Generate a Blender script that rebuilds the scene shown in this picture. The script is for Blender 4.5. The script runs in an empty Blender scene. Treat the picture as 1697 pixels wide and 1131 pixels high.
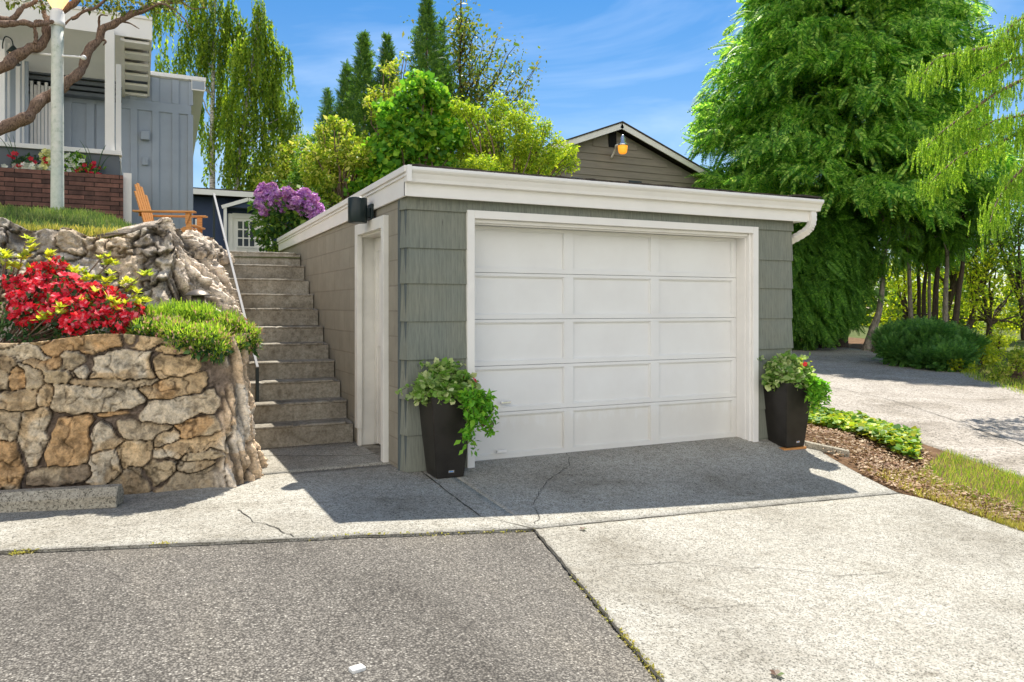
import bpy, math, random
import numpy as np
from mathutils import Vector, Matrix
rng = np.random.default_rng(7); random.seed(7)
R = math.radians
S = bpy.context.scene
COL = S.collection

# ------------------------------------------------------------------ camera, sky, sun
YAW = R(26.0); CAMH = 1.4; F = 1296.0; CX = 848.5; HZ = 510.0
cd = bpy.data.cameras.new("camera"); cam = bpy.data.objects.new("camera", cd); COL.objects.link(cam)
cam.location = (0, 0, CAMH); cam.rotation_euler = (R(90), 0, -YAW)
cd.sensor_width = 36; cd.lens = 36 * F / 1697; cd.shift_y = (HZ - 565.5) / 1697
cd.clip_start = 0.05; cd.clip_end = 2000
S.camera = cam
SUN = Vector((0.327, 0.438, 1.0)).normalized()
W = bpy.data.worlds.new("World"); S.world = W; W.use_nodes = True
nt = W.node_tree; bg = nt.nodes["Background"]
sky = nt.nodes.new("ShaderNodeTexSky"); sky.sky_type = 'NISHITA'; sky.sun_disc = False
sky.sun_elevation = math.asin(SUN.z); sky.sun_rotation = math.atan2(SUN.x, SUN.y)
sky.air_density = 1.0; sky.dust_density = 0.15; sky.ozone_density = 2.0
tc = nt.nodes.new("ShaderNodeTexCoord"); mp = nt.nodes.new("ShaderNodeMapping"); mp.inputs['Scale'].default_value = (1.2, 1.2, 3.5)
mp.inputs['Rotation'].default_value = (0.3, 0.2, 0.6)
cn = nt.nodes.new("ShaderNodeTexNoise"); cn.inputs['Scale'].default_value = 1.6; cn.inputs['Detail'].default_value = 6; cn.inputs['Roughness'].default_value = 0.55
cn.inputs['Distortion'].default_value = 0.6
cr = nt.nodes.new("ShaderNodeValToRGB"); cr.color_ramp.elements[0].position = 0.47; cr.color_ramp.elements[0].color = (0, 0, 0, 1)
cr.color_ramp.elements[1].position = 0.85; cr.color_ramp.elements[1].color = (0.55, 0.55, 0.55, 1)
mxs = nt.nodes.new("ShaderNodeMixRGB"); mxs.inputs[2].default_value = (9.0, 10.0, 11.5, 1)
nt.links.new(tc.outputs['Generated'], mp.inputs[0]); nt.links.new(mp.outputs[0], cn.inputs['Vector'])
nt.links.new(cn.outputs['Fac'], cr.inputs[0]); nt.links.new(cr.outputs[0], mxs.inputs[0])
sxz = nt.nodes.new("ShaderNodeSeparateXYZ"); nt.links.new(tc.outputs['Generated'], sxz.inputs[0])
tint = nt.nodes.new("ShaderNodeValToRGB"); te = tint.color_ramp.elements
te[0].position = 0.02; te[0].color = (0.95, 0.95, 0.95, 1); te[1].position = 0.40; te[1].color = (0.30, 0.72, 1.0, 1)
nt.links.new(sxz.outputs['Z'], tint.inputs[0])
mt = nt.nodes.new("ShaderNodeMixRGB"); mt.blend_type = 'MULTIPLY'; mt.inputs[0].default_value = 1
nt.links.new(sky.outputs[0], mt.inputs[1]); nt.links.new(tint.outputs[0], mt.inputs[2]); nt.links.new(mt.outputs[0], mxs.inputs[1])
dt = nt.nodes.new("ShaderNodeVectorMath"); dt.operation = 'DOT_PRODUCT'; dt.inputs[1].default_value = (-0.58, -0.76, -0.30)  # unseen bright cloud bank added low behind the camera to fill shaded fronts
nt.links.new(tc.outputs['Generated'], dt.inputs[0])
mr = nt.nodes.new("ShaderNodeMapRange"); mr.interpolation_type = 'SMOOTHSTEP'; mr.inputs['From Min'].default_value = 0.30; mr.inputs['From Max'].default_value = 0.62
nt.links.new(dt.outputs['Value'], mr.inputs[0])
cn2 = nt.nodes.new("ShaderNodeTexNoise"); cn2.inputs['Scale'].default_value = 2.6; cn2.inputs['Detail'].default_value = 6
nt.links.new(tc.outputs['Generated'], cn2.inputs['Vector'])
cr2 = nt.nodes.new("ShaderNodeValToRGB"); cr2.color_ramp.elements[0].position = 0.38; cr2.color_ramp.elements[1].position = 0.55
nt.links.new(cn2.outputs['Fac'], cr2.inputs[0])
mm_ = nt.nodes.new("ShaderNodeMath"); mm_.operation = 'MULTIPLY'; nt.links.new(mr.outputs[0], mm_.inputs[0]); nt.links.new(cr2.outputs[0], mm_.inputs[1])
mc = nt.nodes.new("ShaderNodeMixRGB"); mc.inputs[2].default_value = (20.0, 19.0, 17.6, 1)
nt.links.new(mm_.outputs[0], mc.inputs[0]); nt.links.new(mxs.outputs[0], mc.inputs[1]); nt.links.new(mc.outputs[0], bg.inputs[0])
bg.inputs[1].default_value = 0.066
sl = bpy.data.lights.new("sun", 'SUN'); sl.energy = 3.9; sl.angle = R(0.5); sl.color = (1, 0.955, 0.88)
so = bpy.data.objects.new("sun", sl); COL.objects.link(so); so.rotation_euler = SUN.to_track_quat('Z', 'Y').to_euler(); so.location = (0, 0, 30)
S.view_settings.view_transform = 'Standard'; S.view_settings.look = 'None'; S.view_settings.gamma = 1
S.view_settings.exposure = 1.08
S.cycles.max_bounces = 8; S.cycles.transparent_max_bounces = 8

# ------------------------------------------------------------------ calibration helpers (photo measurement -> metres)
FW = Vector((math.sin(YAW), math.cos(YAW), 0)); RT = Vector((math.cos(YAW), -math.sin(YAW), 0))
def ray(px, py): return FW + RT * ((px - CX) / F) + Vector((0, 0, (HZ - py) / F))
def PT(px, py, t): return Vector((0, 0, CAMH)) + ray(px, py) * t
def PY(px, py, Y): d = ray(px, py); return Vector((0, 0, CAMH)) + d * (Y / d.y)
def sst(a, b, x):
    t = np.clip((x - a) / (b - a), 0, 1); return t * t * (3 - 2 * t)
def H(X, Y):
    D = np.maximum(6.58 - Y, 0); u = 0.055 * D * np.maximum(X - 1.3, 0)
    pad = -0.03 - 0.45 * (1 - np.exp(-u / 0.45))
    r = -0.28 + 0.022 * np.maximum(0, Y - 5.0)
    w = sst(6.5, 9.0, X)
    return pad * (1 - w) + r * w
def G(px, py, dz=0.0):
    d = ray(px, py); t = 7.0
    for _ in range(60):
        z = float(H(t * d.x, t * d.y)) + dz
        t = 0.5 * t + 0.5 * (CAMH - z) / (-d.z)
    p = PT(px, py, t); return p

# ------------------------------------------------------------------ noise
def _h(ix, iy, iz, seed):
    n = (ix.astype(np.int64) * 374761393 + iy.astype(np.int64) * 668265263 + iz.astype(np.int64) * 2147483647 + seed * 1274126177) & 0xffffffff
    n = ((n ^ (n >> 13)) * 1274126177) & 0xffffffff
    n = n ^ (n >> 16)
    return (n & 0xffff) / 65535.0
def vn(x, y, z=0.0, seed=0):
    x, y, z = np.broadcast_arrays(np.asarray(x, float), np.asarray(y, float), np.asarray(z, float))
    ix, iy, iz = np.floor(x), np.floor(y), np.floor(z)
    fx, fy, fz = x - ix, y - iy, z - iz
    fx = fx * fx * (3 - 2 * fx); fy = fy * fy * (3 - 2 * fy); fz = fz * fz * (3 - 2 * fz)
    r = 0
    for a in (0, 1):
        for b in (0, 1):
            for c in (0, 1):
                w = (fx if a else 1 - fx) * (fy if b else 1 - fy) * (fz if c else 1 - fz)
                r = r + w * _h(ix + a, iy + b, iz + c, seed)
    return r
def fbm(x, y, z=0.0, o=4, seed=0):
    s = 0; a = 0.5; t = 0
    x = np.asarray(x, float); y = np.asarray(y, float); z = np.asarray(z, float)
    for k in range(o):
        s = s + a * vn(x * 2**k, y * 2**k, z * 2**k, seed + k); t += a; a *= 0.5
    return s / t

# ------------------------------------------------------------------ materials
class NM:
    def __init__(s, name):
        s.m = bpy.data.materials.new(name); s.m.use_nodes = True; s.t = s.m.node_tree; s.b = s.t.nodes['Principled BSDF']
        s.tc = s.t.nodes.new('ShaderNodeTexCoord')
    def n(s, typ, **kw):
        x = s.t.nodes.new('ShaderNode' + typ)
        for k, v in kw.items():
            if k.startswith('_'): setattr(x, k[1:], v)
            else: x.inputs[k.replace('_', ' ')].default_value = v
        return x
    def l(s, a, b): s.t.links.new(a, b)
    def vec(s, scale=(1, 1, 1), rot=(0, 0, 0), src='Object'):
        m = s.n('Mapping'); m.inputs['Scale'].default_value = scale; m.inputs['Rotation'].default_value = rot
        s.l(s.tc.outputs[src], m.inputs[0]); return m.outputs[0]
    def noise(s, scale, detail=4, rough=0.55, v=None, dist=0):
        x = s.n('TexNoise', Scale=scale, Detail=detail, Roughness=rough, Distortion=dist)
        s.l(v if v is not None else s.vec(), x.inputs['Vector']); return x.outputs['Fac']
    def ramp(s, fac, stops):
        x = s.n('ValToRGB'); e = x.color_ramp.elements
        while len(e) < len(stops): e.new(0.5)
        for i, (p, c) in enumerate(stops):
            e[i].position = p; e[i].color = (*c, 1) if len(c) == 3 else c
        s.l(fac, x.inputs[0]); return x.outputs[0]
    def mix(s, fac, a, b, mode='MIX'):
        x = s.n('MixRGB'); x.blend_type = mode
        for i, q in ((0, fac), (1, a), (2, b)):
            if isinstance(q, (int, float)): x.inputs[i].default_value = q
            elif isinstance(q, tuple): x.inputs[i].default_value = (*q, 1)
            else: s.l(q, x.inputs[i])
        return x.outputs[0]
    def bump(s, h, strength=0.3, dist=0.01, prev=None):
        x = s.n('Bump', Strength=strength, Distance=dist); s.l(h, x.inputs['Height'])
        if prev is not None: s.l(prev, x.inputs['Normal'])
        return x.outputs[0]
    def out(s, col=None, rough=0.7, nor=None, spec=0.3, metal=0):
        if isinstance(col, tuple): s.b.inputs['Base Color'].default_value = (*col, 1)
        elif col is not None: s.l(col, s.b.inputs['Base Color'])
        if isinstance(rough, (int, float)): s.b.inputs['Roughness'].default_value = rough
        else: s.l(rough, s.b.inputs['Roughness'])
        s.b.inputs['Specular IOR Level'].default_value = spec; s.b.inputs['Metallic'].default_value = metal
        if nor is not None: s.l(nor, s.b.inputs['Normal'])
        return s.m
def scl(c, k): return tuple(min(1, x * k) for x in c)
def paint(name, c, rough=0.55, grime=0.12, bump=0.08, scale=3.0, streak=False, spec=0.3):
    q = NM(name); v = q.vec((6, 6, 0.6)) if streak else q.vec()
    n1 = q.noise(scale, 5, 0.6, v)
    col = q.ramp(n1, [(0.3, scl(c, 1 - grime)), (0.55, c), (0.8, scl(c, 1 + grime * 0.4))])
    n2 = q.noise(60, 4, 0.6)
    return q.out(col, rough, q.bump(n2, bump, 0.004), spec)
def leafm(name, cols, trans=0.45, rough=0.5, tgain=1.5, spec=0.25, gain=1.2):
    cols = [scl(c, gain) for c in cols]
    q = NM(name); g = q.n('NewGeometry')
    st = [(i / max(1, len(cols) - 1), c) for i, c in enumerate(cols)]
    col = q.ramp(g.outputs['Random Per Island'], st)
    v = q.noise(0.9, 2, 0.5)
    col = q.mix(0.45, col, q.ramp(v, [(0.35, (0.55, 0.6, 0.5)), (0.65, (1.25, 1.2, 1.1))]), 'MULTIPLY')
    q.out(col, rough, None, spec)
    tr = q.n('BsdfTranslucent'); tcol = q.mix(1.0, col, (tgain, tgain * 1.05, tgain * 0.5), 'MULTIPLY'); q.l(tcol, tr.inputs[0])
    ms = q.n('MixShader'); ms.inputs[0].default_value = trans
    q.l(q.b.outputs[0], ms.inputs[1]); q.l(tr.outputs[0], ms.inputs[2])
    q.l(ms.outputs[0], q.t.nodes['Material Output'].inputs[0]); return q.m
def wood(name, c, scale=(2, 30, 30), rough=0.5):
    q = NM(name); n1 = q.noise(3, 5, 0.6, q.vec(scale), 0.3)
    col = q.ramp(n1, [(0.3, scl(c, 0.55)), (0.5, c), (0.75, scl(c, 1.25))])
    return q.out(col, rough, q.bump(n1, 0.2, 0.004))
def bark(name, c, c2=None, sc=(10, 10, 2)):
    q = NM(name); n1 = q.noise(3, 6, 0.65, q.vec(sc), 0.5)
    col = q.ramp(n1, [(0.35, c2 or scl(c, 0.35)), (0.6, c)])
    return q.out(col, 0.85, q.bump(n1, 0.6, 0.02), 0.15)
def attrm(name, attr='Col', fine=60, bs=0.5, rough=0.85):
    q = NM(name); a = q.n('Attribute'); a.attribute_name = attr
    n1 = q.noise(fine, 6, 0.7); n2 = q.noise(14, 5, 0.7, None, 0.6)
    c = q.mix(0.8, a.outputs['Color'], q.ramp(n1, [(0.3, (0.6, 0.58, 0.55)), (0.6, (1.15, 1.13, 1.1))]), 'MULTIPLY')
    c = q.mix(0.7, c, q.ramp(n2, [(0.38, (0.45, 0.43, 0.4)), (0.5, (1.0, 1.0, 1.0)), (0.7, (1.2, 1.15, 1.1))]), 'MULTIPLY')
    nb = q.bump(n2, 0.8, 0.03); nb = q.bump(n1, bs, 0.010, nb)
    return q.out(c, rough, nb, 0.15)

M = {}
M['white'] = paint('white_paint', (0.83, 0.80, 0.755), 0.5, 0.05, 0.05)
M['door_white'] = paint('door_white_paint', (0.76, 0.745, 0.715), 0.5, 0.05, 0.04)
def doorp():
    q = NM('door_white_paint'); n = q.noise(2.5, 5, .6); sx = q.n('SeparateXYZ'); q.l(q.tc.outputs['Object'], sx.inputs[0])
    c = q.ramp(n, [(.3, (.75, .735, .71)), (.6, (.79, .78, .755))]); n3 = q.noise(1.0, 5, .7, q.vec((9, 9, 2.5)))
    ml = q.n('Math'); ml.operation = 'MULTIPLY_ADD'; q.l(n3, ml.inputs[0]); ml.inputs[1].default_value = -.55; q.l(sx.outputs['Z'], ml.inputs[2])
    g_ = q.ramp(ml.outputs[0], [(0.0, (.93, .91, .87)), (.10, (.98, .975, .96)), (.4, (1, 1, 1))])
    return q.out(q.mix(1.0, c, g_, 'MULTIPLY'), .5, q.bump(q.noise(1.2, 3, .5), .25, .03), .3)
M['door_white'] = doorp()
M['old_white'] = paint('weathered_white_paint', (0.76, 0.74, 0.68), 0.6, 0.14, 0.12, 2.5)
M['grey_house'] = paint('blue_grey_paint', (0.33, 0.37, 0.42), 0.6, 0.08, 0.06)
M['grey_dark'] = paint('dark_grey_paint', (0.12, 0.135, 0.15), 0.6)
M['navy'] = paint('navy_paint', (0.035, 0.055, 0.115), 0.6, 0.15)
M['trim_dark'] = paint('dark_trim_paint', (0.10, 0.12, 0.12), 0.6)
M['black'] = paint('black_metal', (0.012, 0.022, 0.022), 0.35, 0.1, 0.02)
M['pot'] = paint('dark_pot_plastic', (0.025, 0.022, 0.019), 0.35, 0.35, 0.05, 7)
M['chair'] = wood('oiled_cedar', (0.56, 0.25, 0.075))
M['soil'] = paint('soil', (0.09, 0.06, 0.04), 0.95, 0.5, 0.8, 12)
M['bark_brown'] = bark('brown_bark', (0.26, 0.18, 0.13))
M['bark_grey'] = bark('grey_bark', (0.30, 0.26, 0.21), None, (6, 6, 2))
M['bark_white'] = bark('white_birch_bark', (0.62, 0.58, 0.52), (0.12, 0.10, 0.09), (4, 4, 9))
M['bark_dark'] = bark('dark_bark', (0.10, 0.075, 0.055))
q = NM('metal_rail'); M['rail'] = q.out((0.20, 0.20, 0.20), 0.6, None, 0.3)
q = NM('clear_glass'); M['glass'] = q.out((0.06, 0.07, 0.09), 0.08, None, 0.8)
q = NM('bright_metal'); M['metal'] = q.out((0.75, 0.75, 0.75), 0.25, None, 0.5, 0.9)
# taupe block wall: courses 0.232 m
def blocks():
    q = NM('taupe_painted_block')
    mp_ = q.n('Mapping'); q.l(q.tc.outputs['Object'], mp_.inputs[0]); mp_.inputs['Rotation'].default_value = (0, 0, 0)
    sx = q.n('SeparateXYZ'); q.l(mp_.outputs[0], sx.inputs[0]); cb = q.n('CombineXYZ')
    ad = q.n('Math'); ad.operation = 'ADD'; q.l(sx.outputs['X'], ad.inputs[0]); q.l(sx.outputs['Y'], ad.inputs[1])
    q.l(ad.outputs[0], cb.inputs[0]); q.l(sx.outputs['Z'], cb.inputs[1])
    b = q.n('TexBrick', Scale=1.0, Mortar_Size=0.006, Mortar_Smooth=0.25, Brick_Width=0.46, Row_Height=0.228)
    b.inputs['Color1'].default_value = (0.31, 0.285, 0.225, 1); b.inputs['Color2'].default_value = (0.285, 0.26, 0.205, 1)
    b.inputs['Mortar'].default_value = (0.25, 0.22, 0.17, 1); q.l(cb.outputs[0], b.inputs['Vector'])
    n = q.noise(5, 4, 0.6)
    c = q.mix(0.5, b.outputs['Color'], q.ramp(n, [(0.3, (0.8, 0.8, 0.8)), (0.7, (1.15, 1.15, 1.15))]), 'MULTIPLY')
    iv = q.n('Math'); iv.operation = 'SUBTRACT'; iv.inputs[0].default_value = 1; q.l(b.outputs['Fac'], iv.inputs[1])
    nb = q.bump(q.noise(90, 5, 0.7), 0.35, 0.006); nb = q.bump(iv.outputs[0], 0.7, 0.008, nb)
    return q.out(c, 0.8, nb, 0.2)
M['block'] = blocks()
def shake():
    q = NM('striated_shake_paint')
    w = q.noise(1.0, 3, 0.7, q.vec((110, 110, 0.3)))
    n = q.noise(2.0, 3, 0.5); p = q.noise(1.0, 4, 0.6, q.vec((26, 26, 5)))
    c = q.ramp(w, [(0.3, (0.15, 0.16, 0.135)), (0.5, (0.205, 0.217, 0.182)), (0.7, (0.25, 0.255, 0.215))])
    c = q.mix(0.4, c, q.ramp(n, [(0.35, (0.85, 0.92, 0.95)), (0.65, (1.08, 1.03, 0.93))]), 'MULTIPLY')
    c = q.mix(q.ramp(p, [(0.70, (0, 0, 0)), (0.74, (1, 1, 1))]), c, (0.09, 0.085, 0.075))
    return q.out(c, 0.75, q.bump(w, 0.5, 0.005), 0.2)
M['shake'] = shake()
def concrete(name, base, lo, speck=170, agg=True, stain=0.3, sc2=0.9):
    q = NM(name)
    v = q.n('TexVoronoi', Scale=speck); q.l(q.vec(), v.inputs['Vector'])
    sp = q.ramp(v.outputs['Distance'], [(0.0, scl(base, 1.1)), (0.45, base), (0.8, lo)]) if agg else None
    rc = q.n('SeparateColor'); q.l(v.outputs['Color'], rc.inputs[0])
    pick = q.ramp(rc.outputs[0], [(0.0, scl(lo, 0.35)), (0.17, scl(lo, 0.8)), (0.24, base), (0.85, scl(base, 1.15)), (1.0, scl(base, 1.35))])
    big = q.noise(sc2, 5, 0.6); fine = q.noise(speck * 0.35, 4, 0.75); mid = q.noise(14, 5, 0.7)
    c = q.mix(0.3, pick, sp) if agg else q.ramp(fine, [(0.3, lo), (0.6, base)])
    c = q.mix(0.6 if agg else 0.2, c, q.ramp(fine, [(0.36, (0.45, 0.44, 0.42)), (0.5, (1, 1, 1)), (0.7, (1.2, 1.2, 1.2))]), 'MULTIPLY')
    c = q.mix(stain, c, q.ramp(big, [(0.35, (0.55, 0.52, 0.48)), (0.6, (1.1, 1.1, 1.1))]), 'MULTIPLY')
    c = q.mix(stain, c, q.ramp(mid, [(0.35, (0.6, 0.57, 0.52)), (0.55, (1.05, 1.05, 1.05))]), 'MULTIPLY')
    st_ = q.noise(0.55, 6, 0.7, q.vec((1, 1, 1), (0, 0, .7)), 0.8); c = q.mix(1.0, c, q.ramp(st_, [(0.36, (0.72, 0.70, 0.66)), (0.44, (0.95, 0.94, 0.92)), (0.6, (1.04, 1.04, 1.04))]), 'MULTIPLY')
    dr_ = q.noise(2.3, 4, 0.6, q.vec((1, 1, 1), (0, 0, 1.9)), 1.2); c = q.mix(1.0, c, q.ramp(dr_, [(0.68, (1, 1, 1)), (0.74, (0.78, 0.76, 0.73))]), 'MULTIPLY')
    nb = q.bump(fine, 0.6 if agg else 0.25, 0.006)
    if agg: nb = q.bump(v.outputs['Distance'], 0.5, 0.004, nb)
    return q.out(c, 0.9, nb, 0.15)
M['concrete'] = concrete('exposed_aggregate_concrete', (0.415, 0.395, 0.34), (0.17, 0.16, 0.13), 140, True, 0.45)
M['concrete_side'] = concrete('worn_concrete', (0.42, 0.38, 0.33), (0.2, 0.18, 0.15), 60)
M['steps'] = concrete('smooth_stained_concrete', (0.38, 0.355, 0.30), (0.28, 0.26, 0.215), 120, False, 0.75, 2.2)
M['stop'] = concrete('wheel_stop_concrete', (0.42, 0.38, 0.30), (0.2, 0.18, 0.14), 110)
def asphalt():
    q = NM('coarse_asphalt')
    v = q.n('TexVoronoi', Scale=92); q.l(q.vec(), v.inputs['Vector'])
    v2 = q.n('TexVoronoi', Scale=190); q.l(q.vec(), v2.inputs['Vector'])
    def pk(vv):
        rc = q.n('SeparateColor'); q.l(vv.outputs['Color'], rc.inputs[0])
        return q.ramp(rc.outputs[0], [(0.0, (0.07, 0.065, 0.06)), (0.35, (0.15, 0.14, 0.125)), (0.7, (0.23, 0.217, 0.195)), (0.94, (0.33, 0.31, 0.28)), (1.0, (0.6, 0.58, 0.53))])
    c = q.mix(0.45, pk(v), pk(v2))
    c = q.mix(1.0, c, q.ramp(v.outputs['Distance'], [(0.3, (1.14, 1.10, 1.03)), (0.65, (0.45, 0.43, 0.40))]), 'MULTIPLY')
    c = q.mix(0.8, c, q.ramp(q.noise(1.1, 6, 0.65, q.vec((1, .35, 1), (0, 0, .2)), .4), [(0.32, (0.62, 0.61, 0.60)), (0.5, (1, 1, 1)), (0.68, (1.22, 1.2, 1.15))]), 'MULTIPLY')
    c = q.mix(1.0, c, q.ramp(q.noise(1.7, 4, .6, q.vec((1, 1, 1), (0, 0, 2.2)), 1.5), [(.64, (1, 1, 1)), (.72, (.74, .73, .72))]), 'MULTIPLY')
    nb = q.bump(v2.outputs['Distance'], 0.5, 0.004); nb = q.bump(v.outputs['Distance'], 0.8, 0.007, nb)
    return q.out(c, 0.85, nb, 0.25)
M['asphalt'] = asphalt()
def grassm(name, a, b): 
    q = NM(name); c = q.ramp(q.noise(4, 6, 0.7), [(0.3, a), (0.7, b)]); return q.out(c, 0.95, q.bump(q.noise(40, 5, 0.7), 0.8, 0.03), 0.1)
M['turf'] = grassm('turf', (0.07, 0.10, 0.03), (0.16, 0.17, 0.06))
M['ground'] = grassm('ground_cover', (0.06, 0.075, 0.025), (0.13, 0.15, 0.04))
M['dirt'] = grassm('needle_litter', (0.10, 0.055, 0.028), (0.26, 0.16, 0.09))
def bricks():
    q = NM('thin_red_brick'); sx = q.n('SeparateXYZ'); q.l(q.tc.outputs['Object'], sx.inputs[0]); cb = q.n('CombineXYZ')
    ad = q.n('Math'); ad.operation = 'ADD'; q.l(sx.outputs['X'], ad.inputs[0]); q.l(sx.outputs['Y'], ad.inputs[1])
    q.l(ad.outputs[0], cb.inputs[0]); q.l(sx.outputs['Z'], cb.inputs[1])
    b = q.n('TexBrick', Scale=1.0, Mortar_Size=0.005, Mortar_Smooth=0.2, Brick_Width=0.29, Row_Height=0.058, Bias=-0.1)
    b.offset = 0.37; b.squash = 1.0
    b.inputs['Color1'].default_value = (0.235, 0.12, 0.095, 1); b.inputs['Color2'].default_value = (0.08, 0.052, 0.047, 1)
    b.inputs['Mortar'].default_value = (0.05, 0.035, 0.03, 1); q.l(cb.outputs[0], b.inputs['Vector'])
    n = q.noise(9, 5, 0.7); c = q.mix(0.8, b.outputs['Color'], q.ramp(n, [(0.3, (0.5, 0.5, 0.5)), (0.7, (1.4, 1.3, 1.25))]), 'MULTIPLY')
    iv = q.n('Math'); iv.operation = 'SUBTRACT'; iv.inputs[0].default_value = 1; q.l(b.outputs['Fac'], iv.inputs[1])
    nb = q.bump(n, 0.5, 0.02); nb = q.bump(iv.outputs[0], 1.0, 0.015, nb); return q.out(c, 0.85, nb, 0.15)
M['brick'] = bricks()
def siding():
    q = NM('brown_lap_siding'); w = q.noise(1.0, 3, 0.6, q.vec((1, 1, 12)))
    return q.out(q.ramp(w, [(0.3, (0.21, 0.19, 0.155)), (0.7, (0.28, 0.25, 0.205))]), 0.7, None, 0.2)
M['siding'] = siding()
q = NM('roof_felt'); M['felt'] = q.out(q.ramp(q.noise(30, 5, 0.8), [(0.3, (0.025, 0.022, 0.02)), (0.7, (0.12, 0.10, 0.08))]), 0.95, q.bump(q.noise(25, 5, 0.8), 1, 0.02), 0.1)
q = NM('window_shade_dark'); M['dark'] = q.out((0.01, 0.01, 0.01), 0.9)
def emis(name, c, s):
    q = NM(name); q.b.inputs['Base Color'].default_value = (*c, 1); q.b.inputs['Emission Color'].default_value = (*c, 1); q.b.inputs['Emission Strength'].default_value = s; return q.m
M['amber'] = emis('lit_amber_globe', (1.0, 0.36, 0.03), 0.45)
M['lampglow'] = emis('lit_lantern_glass', (1.0, 0.62, 0.30), 0.6)
M['rock'] = attrm('natural_stone'); M['mortared'] = attrm('mortared_stone')

# ------------------------------------------------------------------ object helpers
def tag(o, label=None, cat=None, group=None, kind=None):
    if label: o['label'] = label
    if cat: o['category'] = cat
    if group: o['group'] = group
    if kind: o['kind'] = kind
    return o
def thing(name, loc, label, cat, group=None, rz=0):
    o = bpy.data.objects.new(name, None); COL.objects.link(o); o.location = loc; o.rotation_euler.z = rz
    o.empty_display_size = 0.2
    return tag(o, label, cat, group)
def link(name, me, mats, parent=None, local=False):
    for m in (mats if isinstance(mats, (list, tuple)) else [mats]): me.materials.append(m)
    o = bpy.data.objects.new(name, me); COL.objects.link(o)
    if parent is not None:
        o.parent = parent
        if not local:
            # children are given in world coordinates: bring the vertices into the root's frame
            p = parent; mw = Matrix.Identity(4)
            while p is not None:
                mw = Matrix.LocRotScale(p.location, p.rotation_euler, p.scale) @ mw; p = p.parent
            me.transform(mw.inverted())
    return o
def numesh(name, V, Fc, smooth=False):
    V = np.asarray(V, np.float32).reshape(-1, 3); Fc = np.asarray(Fc, np.int32); k = Fc.shape[1]
    me = bpy.data.meshes.new(name); me.vertices.add(len(V)); me.vertices.foreach_set('co', V.ravel())
    me.loops.add(Fc.size); me.loops.foreach_set('vertex_index', Fc.ravel())
    me.polygons.add(len(Fc)); me.polygons.foreach_set('loop_start', np.arange(0, Fc.size, k, dtype=np.int32))
    me.polygons.foreach_set('loop_total', np.full(len(Fc), k, np.int32))
    if smooth: me.polygons.foreach_set('use_smooth', np.ones(len(Fc), bool))
    me.update(calc_edges=True); return me
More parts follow.
